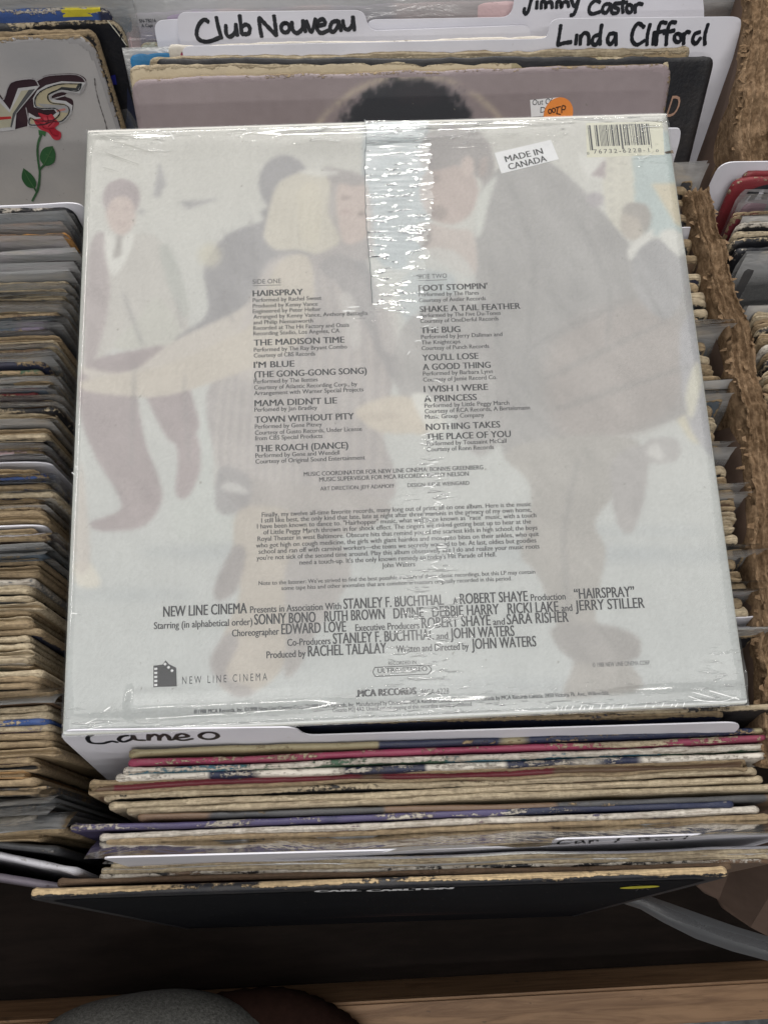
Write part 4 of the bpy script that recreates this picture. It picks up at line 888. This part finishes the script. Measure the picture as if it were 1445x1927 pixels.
# --- left stack, from the rose cover down to the front
def st(y, x, a, b=None, board='tan', wear=.6, typ='spine', poly=0., t=.003, d=None, lean=None, yaw=None):
    rgx = np.random.RandomState(int(y)*7+1)
    lean = lean if lean is not None else 5+10*(y-385)/1200+rgx.uniform(-1, 1)
    make_sleeve(x, y, 'R', -.0155+rgx.uniform(-.0012, .0012), a, b, board, wear, typ, lean, yaw if yaw is not None else rgx.uniform(-.7, .5), poly, t=t, desc=d, row='left stack', wav=.0007)
LS = [(391,135,'black','grey','white',.5,'spine',0,'black sleeve with chipped white rim'),(405,124,'dgrey','greyblue','grey',.3,'spine',.008,'smoky plastic-covered sleeve'),(424,117,'greyblue','grey','cream',.3,'spine',.010,'dull silver plastic-covered sleeve'),
(441,130,'orange','tan',(214,160,96),.9,'open',0,'orange-brown frayed sleeve'),(452,118,'mauve','pinkish','cream',.4,'spine',.009,'rosy plastic-covered sleeve'),(468,118,'mauve','mauve','tan',.4,'spine',0,'dusty pink sleeve'),(481,143,'mauve','dgrey','tan',.45,'spine',.010,'long mauve plastic-covered sleeve'),
(500,136,'mauve','grey','tan',.4,'spine',.007,'mauve-grey plastic-covered sleeve'),(516,128,'dgrey','grey','tan',.3,'spine',.008,'charcoal plastic-covered sleeve'),(530,128,'black','olive','cream',.6,'spine',0,'black sleeve with a yellowed chip'),(547,124,'grey','cream','cream',.6,'open',.010,'pale grey sleeve in crinkled plastic'),
(562,122,'cream','grey','cream',.7,'open',.008,'cream sleeve with a bright plastic fold'),(578,114,'cream','tan','cream',.7,'open',0,'cream sleeve with split opening'),(590,112,'grey','brown','tan',.5,'spine',.008,'grey-brown sleeve under plastic'),(604,104,'grey','greyblue','tan',.4,'spine',.007,'flat grey plastic-covered sleeve'),
(617,88,'lilac','greyblue','cream',.4,'spine',.009,'short lilac plastic-covered sleeve'),(633,112,'tan','pinkish','tan',.9,'open',0,'wavy tan sleeve'),(645,106,'tan','cream','cream',.9,'open',0,'pale tan double-edged sleeve'),(657,94,'brown','mauve','tan',.5,'spine',.007,'short brown plastic-covered sleeve'),
(670,92,'brown','dgrey','tan',.6,'spine',.005,'dark brown sleeve in cloudy plastic'),(681,84,'black','navy','tan',.5,'spine',0,'torn black sleeve'),(697,78,'green','green','tan',.55,'spine',0,'dark green sleeve with a frayed rim'),(712,98,'grey','tan','tan',.6,'spine',.006,'taupe sleeve in loose plastic'),
(726,90,'greyblue','white','white',.4,'spine',.009,'silvery plastic-covered sleeve'),(741,72,'red','red','cream',.35,'spine',0,'thin bright red sleeve'),(754,105,'brown','mauve','tan',.6,'spine',.008,'reddish brown plastic-covered sleeve'),(769,106,'black','black','cream',.5,'spine',0,'black sleeve in a wavy gap'),
(780,103,'cream','tan','cream',.9,'open',0,'wavy cream sleeve with split edge'),(795,92,'tan','grey','tan',.7,'spine',.008,'fawn sleeve in plastic'),(808,92,'tan','tan','tan',.85,'open',0,'light tan sleeve'),(820,90,'black','white','cream',.75,'spine',0,'black sleeve scuffed to white'),
(836,82,'pinkish','mauve','tan',.5,'spine',.009,'rust-tinted plastic-covered sleeve'),(852,80,'grey','pinkish','tan',.5,'spine',.008,'dull pink-grey plastic-covered sleeve'),
(886,70,'tan','tan','tan',.9,'open',0,'tan sleeve below the midway divider'),(898,90,'blue','greyblue','tan',.5,'spine',.009,'blue sleeve in shiny plastic'),(914,90,'blue','cream','tan',.6,'spine',.006,'blue sleeve with torn tan patch'),(927,104,'navy','white','cream',.75,'spine',0,'navy and white chipped sleeve'),
(939,76,'tan','tan','tan',.9,'open',0,'rounded tan sleeve'),(950,80,'brown','brown','tan',.5,'spine',.004,'plain brown sleeve'),(962,82,'brown','tan','tan',.6,'spine',0,'brown sleeve with dusty edge'),(974,86,'tan','orange','tan',.85,'open',0,'ochre double-edged sleeve'),
(1000,66,'tan','cream','tan',.95,'open',0,'frayed tan sleeve'),(1011,90,'brown','tan','tan',.6,'spine',.005,'brown sleeve in torn plastic'),(1024,84,'grey','pinkish','tan',.5,'spine',.009,'pinkish grey plastic-covered sleeve'),(1041,84,'greyblue','grey','cream',.4,'spine',.008,'blue-grey plastic-covered sleeve'),
(1055,76,'navy','tan','tan',.95,'spine',0,'navy sleeve worn to bare board'),(1066,72,'tan','tan','tan',.95,'open',0,'crumbling tan sleeve'),(1078,74,'tan','brown','tan',.95,'spine',0,'thick-cornered tan sleeve'),(1091,66,'white','grey','white',.7,'spine',0,'off-white sleeve'),(1101,60,'grey','black','cream',.7,'spine',0,'grey and black streaked sleeve'),
(1111,60,'black','white','cream',.8,'spine',0,'black sleeve with puffed white corner'),(1124,58,'black','grey','cream',.7,'spine',0,'matt black sleeve with torn corner'),(1137,78,'tan','cream','cream',.95,'open',0,'long cream-tan sleeve'),(1150,60,'tan','red','tan',.75,'spine',0,'tan sleeve with a red fleck'),(1162,58,'cream','tan','cream',.9,'open',0,'cream sleeve with dark gap below'),
(1174,60,'black','tan','tan',.8,'spine',0,'black sleeve flecked with tan'),(1186,76,'navy','black','tan',.8,'spine',0,'blue-black sleeve with pointed corner'),(1202,56,'black','cream','cream',.9,'spine',0,'cream-topped black sleeve'),(1214,60,'cream','grey','cream',.8,'spine',0,'soft grey-cream sleeve'),(1226,60,'cream','tan','cream',.9,'open',0,'buckled cream sleeve'),
(1238,58,'black','white','cream',.85,'spine',0,'black and white mottled sleeve'),(1249,58,'cream','grey','tan',.9,'open',0,'battered cream sleeve with split corner'),(1263,80,'teal','cream','cream',.85,'spine',0,'pale green-tinged cream sleeve'),(1274,78,'teal','cream','tan',.8,'spine',0,'thin teal-marked sleeve'),(1285,72,'black','tan','tan',.7,'spine',0,'dark sleeve with tan corner'),
(1299,104,'brown','grey','tan',.5,'spine',.010,'broad taupe plastic-covered sleeve'),(1314,100,'brown','pinkish','tan',.5,'spine',.007,'brown-pink plastic-covered sleeve'),(1330,92,'white','cream','cream',.85,'spine',0,'bright cream sleeve'),(1344,95,'cream','skyblue','cream',.8,'spine',0,'cream sleeve with blue print'),
(1357,92,'blue','blue','cream',.45,'spine',0,'solid blue sleeve'),(1370,98,'pinkish','lilac','cream',.6,'spine',0,'pinkish sleeve'),(1385,98,'tan','black','tan',.9,'spine',0,'speckled tan sleeve'),(1399,98,'tan','cream','tan',.95,'spine',0,'bare board sleeve'),(1414,108,'tan','tan','tan',.95,'open',0,'long tan sleeve by the album corner'),
(1431,62,'pinkish','tan','tan',.8,'spine',0,'pale pink and tan sleeve'),(1443,72,'tan','black','tan',.9,'open',0,'tan sleeve with a blunt curled corner'),(1457,52,'tan','brown',(160,126,84),.95,'open',0,'brown fibrous sleeve'),(1471,70,'tan','brown','tan',.9,'spine',0,'tan sleeve above the plastic ones'),
(1486,92,'dgrey','grey','tan',.4,'spine',.010,'smoky sleeve with cloudy plastic'),(1504,98,'grey','greyblue','white',.4,'spine',.012,'clear-plastic sleeve with folded corner'),(1523,66,'white','black','white',.6,'spine',0,'thin white-edged black sleeve'),(1541,128,'dgrey','grey','tan',.4,'spine',.011,'dark sleeve in wide clear plastic'),
(1560,118,'red','tan','tan',.75,'spine',0,'red sleeve worn tan at the corner'),(1575,76,'brown','tan','tan',.8,'open',0,'brown crumpled sleeve with a hanging shred')]
for y, x, a, b, bo, we, ty, po, d in LS:
    st(y, x, a, b, bo, we, ty, po, .0033 if ty == 'open' else .003, d, yaw=None)
make_sleeve(110, 1598, 'R', -.019, 'navy', 'dgrey', board='grey', wear=.3, lean=17, yaw=-8, label='dark navy cover slumping forward at the front of the left stack')
make_sleeve(150, 1640, 'R', -.022, (205, 205, 212), (200, 200, 208), board='white', wear=.3, lean=19, yaw=-14, label='pale grey-white cover lying slanted at the front of the left stack')
make_sleeve(190, 1684, 'R', -.026, (104, 98, 108), (112, 104, 112), board='brown', wear=.2, lean=17, yaw=-11, label='dim purple-grey cover at the foot of the left stack')

# --- far part of the middle row
def mid(xl, yl, xr, yr, **k): return make_sleeve(xl, yl, 'B', py2=yr, px2=xr, **k)
o, pl = mid(330, -22, 1290, -40, n=-.018, a='dgrey', wear=.3, lean=35, poly=.004, label='dark sleeve with tiny white catalogue print at the very top')
text_print('catalogue_number', [(pl.at(367, 4), pl.at(400, 3), 'ST-11429', .0018)], M_CREAM, o, 'xz', .0021)
mid(455, -6, 1330, -24, n=-.018, a='brown', b='grey', wear=.6, lean=35, poly=.006, label='brown sleeve in crinkled clear plastic at the top edge')
o, pl = mid(246, 22, 1210, -8, n=-.018, a='lilac', b='pinkish', board='white', wear=.3, lean=34, poly=.007, r=.006, label='lilac cover with small black catalogue print at the upper left')
text_print('catalogue_number', [(pl.at(263, 41), pl.at(294, 40), 'SN-TB216', .0017, .01), (pl.at(267, 50), pl.at(288, 49), 'A Capi', .0017, .01)], M_INK, o, 'xz', .0021)
mid(272, 78, 1240, 54, n=-.027, a=(150, 152, 140), b='grey', board='cream', wear=.5, lean=34, r=.004, label='grey-green sleeve corner left of the hand-lettered divider')
mid(352, 84, 1290, 60, n=-.017, a='white', b='white', board='white', wear=.3, lean=34, label='white sleeve between the two long hand-lettered dividers')
mid(346, 88, 1330, 68, n=-.018, a='pink', b=(214, 170, 180), board='white', wear=.5, lean=34, t=.0022, label='thin pink-edged sleeve right behind the right-hand-tab divider')
mid(252, 95, 1240, 74, n=-.019, a='skyblue', b='skyblue', board='cream', wear=.4, lean=34, r=.005, poly=.002, label='bright blue sleeve showing at the left behind the black one')
mid(300, 106, 1279, 88, n=-.0165, a='cream', b='tan', board='cream', wear=.85, lean=36, typ='open', label='cream open-edged sleeve in front of the right-hand-tab divider')
ok, pk = mid(276, 109, 1361, 106, n=-.016, a='black', b='black', board='white', wear=.25, lean=37, w=.324, r=.004, label='black cover with one tan italic capital showing at the right')
text_print('cover_letter', [(pk.at(1252, 219), pk.at(1274, 218), 'D', .0115, -.015, 1, .25)], mat_plain('tan_ink', (176, 140, 120), .5), ok, 'xz', .0019)
mid(280, 120, 1226, 108, n=-.0165, a='cream', b='olive', board='cream', wear=.5, lean=40, t=.0024, label='plastic-edged pale sleeve immediately behind the mauve cover')
om, pm = mid(243, 147, 1266, 118, n=-.0178, a=(136, 124, 127), b=(136, 124, 127), board='tan', wear=.42, lean=42, r=.008, t=.0036, bow=0, flat=True, bw=.8, label='faded mauve cover with a dark rounded shape, leaning behind the album')
def mauve_cover(X, Z):
    C = np.zeros(X.shape+(3,)); C[:] = (139, 128, 130); C += (vnoise(X, Z, .03, 5)*5+vnoise(X, Z, .004, 6)*2.5)[..., None]
    c = pm.at(765, 300); d = np.hypot((X-c[0])/1.0, (Z-c[1])/1.0); ang = np.arctan2(Z-c[1], X-c[0])
    e = .0445+.0022*vnoise(X, Z, .004, 7)+.0020*vnoise(X, Z, .0018, 8); m = 1/(1+np.exp((d-e)/.0012)); C = C*(1-m[..., None])+np.array([44, 46, 52])*m[..., None]
    c2 = pm.at(790, 175); m = 1/(1+np.exp((np.hypot((X-c2[0])/1.6, (Z-c2[1])/.6)-.009-.002*vnoise(X, Z, .003, 9))/.0012))*.75; C = C*(1-m[..., None])+np.array([52, 50, 56])*m[..., None]
    c3 = pm.at(770, 390); r = np.hypot(X-c3[0], (Z-c3[1])); g = np.exp(-((r-.0735)/.0020)**2)*np.clip(vnoise(X, Z, .006, 10)*.6+.62+.4*vnoise(X, Z, .0015, 12), 0, 1)*.75
    g = g[..., None]; return C*(1-g)+np.array([176, 164, 150])*g
face_print(om, pm, .315, .315, mauve_cover, .17, .0011, inset=.003, r=.008)
st_ = [pm.at(*q) for q in ((997, 187), (1050, 182), (1054, 214), (999, 219))]
s1 = poly_print('paper_sticker', st_, M_PAPER, om, 'xz', .0023)
text_print('sticker_text', [(pm.at(1001, 197), pm.at(1039, 194), 'Out Of', .0030, -.01), (pm.at(1016, 211), pm.at(1050, 209), 'Disco', .0030, -.01)], M_INKF, s1, 'xz', .0024)
c = pm.at(1050, 213); s2 = poly_print('orange_sticker', [c+np.array([math.cos(a), math.sin(a)])*.0088 for a in np.linspace(0, 2*math.pi, 40, endpoint=False)], mat_plain('orange_paper', (232, 140, 62), .5, 90, .12), om, 'xz', .0026)
write(om, pm, [circ(1034, 208, 3, 4), circ(1041, 206, 3, 4), [(1045, 201), (1054, 199)], [(1049, 200), (1047, 211)], [(1056, 211), (1057, 198), (1063, 199), (1062, 204), (1057, 205)], [(1046, 212), (1054, 214)]], width=.0005, off=.0029)

# --- middle row under the album: their right-hand corners poke out beside it
ENDS = [(308,1293,'cream',0,.006,'cream sleeve in plastic'),(330,1308,'dgrey',.010,0,'grey sleeve with flared plastic corner'),(352,1296,'black',0,0,'black sleeve'),(376,1300,'brown',0,0,'brown sleeve'),(402,1300,'black',0,0,'dark sleeve with pale rim'),(450,1306,'black',0,0,'black sleeve behind the marked divider'),
(480,1316,'brown',0,0,'brown sleeve with tan corner'),(514,1326,'navy',0,0,'navy sleeve with puffed cream corner'),(534,1318,'dgrey',0,0,'charcoal sleeve'),(551,1335,'green',0,0,'dark green sleeve with cream rim'),(562,1334,'black',0,0,'black sleeve with cream rim'),(582,1336,'black',0,0,'black sleeve with curled white rim'),(600,1322,'dgrey',0,0,'short sleeve with tan corner'),
(622,1352,'grey',.012,0,'pale sleeve with wide clear plastic corner'),(648,1330,'black',0,0,'recessed black sleeve'),(670,1340,'brown',0,0,'brown sleeve with white knob corner'),(688,1347,'tan',0,1,'curled tan sleeve'),(710,1364,'tan',0,1,'flat tan sleeve'),(722,1358,'greyblue',.006,0,'silver plastic-covered sleeve'),(743,1363,'greyblue',.006,0,'blue-grey plastic-covered sleeve'),
(762,1346,'grey',0,0,'grey sleeve'),(790,1354,'cream',0,1,'cream sleeve with split corner'),(815,1350,'black',0,0,'black sleeve deep in the gap'),(842,1362,'grey',.006,0,'small plastic-covered corner'),(878,1372,'black',0,0,'white-cornered black sleeve'),(904,1373,'tan',0,1,'light brown rolled corner sleeve'),(925,1388,'grey',.008,0,'crinkled plastic-covered sleeve'),
(946,1387,'brown',0,1,'brown double-edged sleeve'),(968,1391,'tan',0,1,'ribbed cream corner sleeve'),(984,1386,'cream',0,1,'soft cream sleeve'),(1010,1391,'black',0,0,'black sleeve with white torn rim'),(1036,1408,'dgrey',.012,0,'dark sleeve with pointed plastic corner'),(1056,1390,'black',0,0,'recessed dark sleeve'),(1080,1399,'tan',0,1,'round-cornered tan sleeve'),
(1102,1412,'red',.010,0,'red-tinged sleeve in stiff plastic'),(1130,1400,'brown',0,0,'dark brown sleeve'),(1148,1414,'brown',0,0,'tan-brown sleeve above the white divider corner'),(1186,1424,'black',.010,0,'black sleeve in glossy clear plastic'),(1222,1398,'black',0,0,'shadowed black sleeve'),(1262,1392,'dgrey',0,0,'shadowed grey sleeve'),(1300,1396,'black',0,0,'black sleeve near the album corner')]
for y, x, a, po, ty, d in ENDS:
    rgx = np.random.RandomState(y)
    k = (y-300)/1050
    make_sleeve(x, y, 'R', -.022+.003*k, a, None, 'cream' if 'cream' in d or 'white' in d else 'tan', .8, 'open' if ty else 'spine', 26-4*k, rgx.uniform(-.3, .3), po, desc=d, row='middle row right side', t=.0042)
mid(560, 1356, 1383, 1330, n=-.013, a='black', b='brown', board='cream', wear=.6, lean=22, w=.312, label='dark sleeve right under the front edge of the album', bow=0)
mid(120, 1366, 1361, 1340, n=-.013, a='navy', b='black', board='tan', wear=.6, lean=22, label='navy and black sleeve just behind the one-word divider', bow=0)
# --- front of the middle row
def fr(xl, yl, xr, yr, lab, n=-.020, lean=20, **k): return mid(xl, yl, xr, yr, n=n, lean=lean, label=lab, **k)
rr = 1440
def fx(xl, yl, yr, lab, xr=None, **k):
    """left corner and slope known; the far end follows from the sleeve's width"""
    n = k.pop('n', -.020); a = hit(xl, yl, n); b = hit(1300, yl+(yr-yl)*(1300-xl)/(1440-xl), n)
    yaw = math.degrees(math.atan2(b[1]-a[1], b[0]-a[0])); lean = k.pop('lean', 17.6)
    return make_sleeve(xl, yl, 'L', n, lean=lean, yaw=yaw, label=lab, bow=k.pop('bow', RNG.uniform(-.0006, .0004)), **k)
fx(236, 1415, 1373, 'sleeve with tan left and navy right spine, first in front of the one-word divider', a='olive', b='navy', board='tan', wear=.35, n=-.018, t=.0032)
fx(236, 1434, 1388, 'bright magenta-pink spine with white scratches', a='pink', b='pink', board='cream', wear=.42, n=-.018, t=.0031)
fx(228, 1450, 1406, 'white and teal chipped spine below the magenta one', a='teal', b='green', board='white', wear=.65, n=-.018, t=.0029)
fx(212, 1464, 1420, 'white spine with navy blotches', a='white', b='navy', board='white', wear=.45, n=-.019, t=.0032)
fx(163, 1481, 1434, 'wavy tan open-edged sleeve with crumpled left corner', a='brown', b='dred', board='tan', wear=.95, typ='open', t=.0055, wav=.0012, n=-.0195)
fx(188, 1499, 1450, 'cream spine mottled with black, below the wavy tan one', a='black', b='brown', board='cream', wear=.72, n=-.0205, t=.0031)
fx(199, 1514, 1465, 'plain cream spine with a swollen left corner', a='cream', b='cream', board='cream', wear=.95, n=-.021, t=.0031)
fx(234, 1525, 1480, 'short cream spine just behind the brown and dark one', a='tan', b='cream', board='cream', wear=.95, n=-.021, t=.0032)
fx(255, 1538, 1500, 'spine brown at the left and dark slate at the right', a='brown', b='dgrey', board='tan', wear=.25, n=-.021, t=.003)
fx(128, 1559, 1510, 'glossy violet-blue spine with a white crushed left corner', a='purple', b='navy', board='white', wear=.4, n=-.0205, t=.003)
fx(180, 1573, 1522, 'white spine flecked with purple', a='purple', b='mauve', board='white', wear=.75, n=-.0205, t=.0031)
fx(195, 1586, 1536, 'dull brown spine behind the thick clear plastic', a='brown', b='grey', board='tan', wear=.7, n=-.021)
o, _ = fx(188, 1598, 1550, 'sleeve in a thick, shiny clear plastic cover', a='grey', b='dgrey', board='grey', wear=.3, n=-.021, poly=.013, t=.0045)
fx(240, 1608, 1562, 'dark speckled spine right behind the front white divider', a='black', b='dgrey', board='tan', wear=.75, n=-.021)
fx(204, 1631, 1602, 'grey-cream spine under tight plastic, in front of the faintly lettered divider', a='grey', b='cream', board='cream', wear=.85, n=-.0205, t=.0040, poly=.001)
fx(184, 1641, 1610, 'black spine with crumbly grey speckles', a='black', b='black', board='cream', wear=.85, n=-.0195)
fx(180, 1648, 1622, 'thin dark spine with a white right corner', a='black', b='brown', board='white', wear=.5, n=-.0195, t=.0022)
fx(102, 1659, 1628, 'dusty dark brown spine directly behind the front black cover', a='dred', b='brown', board='brown', wear=.7, n=-.019, t=.003)
oc, pc = mid(52, 1682, 1374, 1640, n=-.0083, a='black', b='black', board=(200, 176, 138), wear=.30, lean=18.6, t=.0042, r=.004, bow=0, flat=True, bw=1.3, label='front black cover with small white capitals and a yellow oval sticker')
def black_cover(X, Z):
    C = np.zeros(X.shape+(3,)); C[:] = (15, 16, 20); C += (vnoise(X, Z, .02, 3)*3)[..., None]
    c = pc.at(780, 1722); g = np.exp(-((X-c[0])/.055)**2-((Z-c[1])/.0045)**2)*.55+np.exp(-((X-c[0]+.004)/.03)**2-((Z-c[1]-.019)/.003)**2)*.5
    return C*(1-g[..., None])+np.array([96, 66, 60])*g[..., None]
face_print(oc, pc, .315, .312, black_cover, .004, .002, inset=.006, mat=M_PRINTD)
text_print('cover_lettering', [(pc.at(594, 1677), pc.at(677, 1675), 'CARL', .009, .05), (pc.at(692, 1676), pc.at(849, 1671), 'CARLTON', .009, .05)], M_PAPER, oc, 'xz', .0027)
c = pc.at(1203, 1668)
s3 = poly_print('yellow_sticker', [c+np.array([.0095*math.cos(a), .0080*math.sin(a)]) for a in np.linspace(0, 2*math.pi, 40, endpoint=False)], mat_plain('yellow_paper', (214, 206, 50), .45, 90, .1), oc, 'xz', .0027)
write(oc, pc, [[(1184, 1664), (1196, 1662), (1208, 1664)], [(1190, 1668), (1222, 1664)], [(1188, 1672), (1200, 1670), (1196, 1674)], [(1206, 1672), (1214, 1669), (1220, 1672)]], width=.0007, off=.0029)
# --- right-hand row
def rt(x, y, a, d, b=None, board='cream', wear=.7, typ='spine', poly=0., lean=20, yaw=0.3, **k):
    make_sleeve(x, y, 'L', -.015, a, b, board, wear, typ, lean, yaw, poly, desc=d, row='right row', **k)
RT = [(1400,322,'red','red sleeve with rubbed top','dred','cream',.4,'spine',0),(1380,335,'red','crimson-topped brown sleeve','dred','cream',.45,'spine',0),(1398,376,'mauve','sleeve in a milky plastic cover','grey','grey',.3,'spine',.008),(1380,402,'dred','maroon sleeve with tan rim','mauve','tan',.6,'open',0),(1402,410,'grey','silver-edged sleeve','white','white',.7,'spine',.002),
      (1386,420,'black','white-rimmed black sleeve','black','white',.7,'spine',0),(1380,436,'black','black sleeve with red nick','dgrey','cream',.65,'spine',0),(1378,449,'black','black sleeve with curled white corner','black','cream',.55,'spine',0),(1384,466,'black','scratched black sleeve','black','white',.35,'spine',0),(1432,474,'pinkish','pink and black crumpled sleeve','black','cream',.9,'open',0),
      (1398,498,'dgrey','grey photo sleeve in stiff clear plastic','greyblue','grey',.3,'spine',.010),(1412,578,'white','white sleeve with red end','red','white',.6,'spine',.002),(1420,590,'tan','tan sleeve with wavy lip','cream','cream',.95,'open',0),(1424,602,'tan','brown-edged tan sleeve','brown','tan',.9,'open',0),(1428,616,'black','glossy black sleeve','black','cream',.4,'spine',0),
      (1430,632,'tan','layered tan sleeve','tan','tan',.9,'open',0),(1434,650,'white','white sleeve with blue line','blue','white',.5,'spine',0),(1438,664,'tan','curled tan corner sleeve','tan','tan',.9,'open',0),(1440,680,'black','dark sleeve at the frame edge','black','cream',.5,'spine',0),(1440,700,'tan','tan-lipped sleeve at the frame edge','tan','cream',.9,'open',0),(1440,724,'brown','brown sleeve at the frame edge','brown','tan',.6,'spine',0),(1442,745,'brown','last brown sleeve of the row','dgrey','tan',.6,'spine',0)]
for x, y, a, d, b, bo, we, ty, po in RT: rt(x, y, a, d, b, bo, we, ty, po)

# --- things low in the front
def ellipsoid_cloth(name, c, r, mat, label, cat, ribs=0, seed=1):
    V = []; nu, nv = 96, 48; rng = np.random.RandomState(seed)
    for j in range(nv):
        ph = math.pi*j/(nv-1)
        for i in range(nu):
            th = 2*math.pi*i/nu; k = 1+.012*math.sin(3*th+2*ph)+.010*math.sin(7*th-4*ph)+(.013*math.sin(ribs*th+ph*6) if ribs else 0)
            V.append((c[0]+r[0]*k*math.sin(ph)*math.cos(th), c[1]+r[1]*k*math.sin(ph)*math.sin(th), c[2]+r[2]*k*math.cos(ph)))
    Fc = [[j*nu+i, j*nu+(i+1) % nu, (j+1)*nu+(i+1) % nu, (j+1)*nu+i][::-1] for j in range(nv-1) for i in range(nu)]
    o = new_mesh(name, V, Fc, mat); o.matrix_world = W; o['seed'] = 1.0; tag(o, label, cat); return o
M_FELT = mat_plain('grey_cloth', (112, 112, 109), .95, 420, .45, 1.0, .0012, .1)
M_RIB = mat_plain('ribbed_brown_cloth', (44, 28, 23), .9, 120, .3, .5, .001, .1)
a = hit(298, 1863, -.215)
ellipsoid_cloth('cloth_bundle', (-.03, -.250, -.26), (.105, .05, .05), M_FELT, 'rounded grey cloth bundle bulging in at the bottom edge', 'cloth')
a = hit(500, 1857, -.25)
ellipsoid_cloth('ribbed_cloth', (.040, -.255, -.278), (.090, .048, .036), M_RIB, 'dark red-brown ribbed cloth tucked behind the grey bundle', 'cloth', ribs=60)
# loose clear plastic sleeve drooping at the lower right
pts_ = [((1150, 1672), (1150, 1694)), ((1212, 1684), (1205, 1712)), ((1264, 1702), (1250, 1738)), ((1320, 1722), (1310, 1768)), ((1385, 1745), (1380, 1792)), ((1460, 1768), (1455, 1812))]
V = []; m = len(pts_)
for k in range(2):
    for i, (p, q) in enumerate(pts_):
        for s in range(6):
            u = s/5; P = hit(p[0]+(q[0]-p[0])*u, p[1]+(q[1]-p[1])*u, -.27+.006*math.sin(u*math.pi)+.01*math.sin(i)); V.append((P[0], P[1], P[2]-k*.0008))
Fc = grid_faces(m, 6).tolist()+[f[::-1] for f in grid_faces(m, 6, m*6).tolist()]
o = new_mesh('plastic_bag', V, Fc, mat_film('cloudy_plastic', .22, (.17, .175, .19, 1), .35, .5), attrs={'ext': ('FLOAT', np.ones(len(V)))}); o.matrix_world = W; o['seed'] = 3.; tag(o, 'loose grey translucent plastic sheet drooping at the lower right', 'plastic sheet')

# torn flap of cardboard sticking out at the lower right
fp = [(1300, 1560, -.10), (1378, 1628, -.13), (1322, 1650, -.16), (1311, 1668, -.165), (1326, 1682, -.165), (1352, 1694, -.155), (1362, 1712, -.15), (1385, 1722, -.145), (1412, 1746, -.13), (1470, 1776, -.115), (1530, 1800, -.10), (1560, 1500, -.03), (1400, 1500, -.06)]
V = []
for k in range(2):
    for x, y, n in fp: P = hit(x, y, n); V.append((P[0], P[1], P[2]-k*.0035))
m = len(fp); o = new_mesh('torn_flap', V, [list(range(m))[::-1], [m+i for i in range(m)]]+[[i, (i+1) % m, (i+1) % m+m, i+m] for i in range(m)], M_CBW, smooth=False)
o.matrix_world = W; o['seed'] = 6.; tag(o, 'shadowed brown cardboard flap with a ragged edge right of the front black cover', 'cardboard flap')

# ------------------------------------------------------------------ labels of the many sleeves
seen = {}
from collections import defaultdict
rows = defaultdict(list)
for i, (o, row, d, cat, lab) in enumerate(things):
    o['category'] = cat
    if lab: o['label'] = lab; continue
    rows[row].append((o, d))
PL = {'left stack': 'in the left stack', 'middle row right side': 'poking out right of the album', 'right row': 'in the right row'}
GR = {'left stack': 'sleeves packed in the left stack', 'middle row right side': 'sleeves in the middle row', 'right row': 'sleeves in the right row'}
for row, L in rows.items():
    for i, (o, d) in enumerate(L):
        nb = L[i-1][1] if i else L[i+1][1]
        rel = 'in front of the' if i else 'behind the'
        short = ' '.join(nb.split()[:5]).replace(' sleeve', '').split(' with')[0].split(' in ')[0]
        o['label'] = ' '.join(f'{d} {PL[row]}, {rel} {short} one'.split()[:16]); o['group'] = GR[row]
for i, (o, row, d, cat, lab) in enumerate(things):
    if lab and 'group' not in o: o['group'] = 'record sleeves in the bins'
bpy.data.objects.remove(_to)
print('sleeves', len(things))
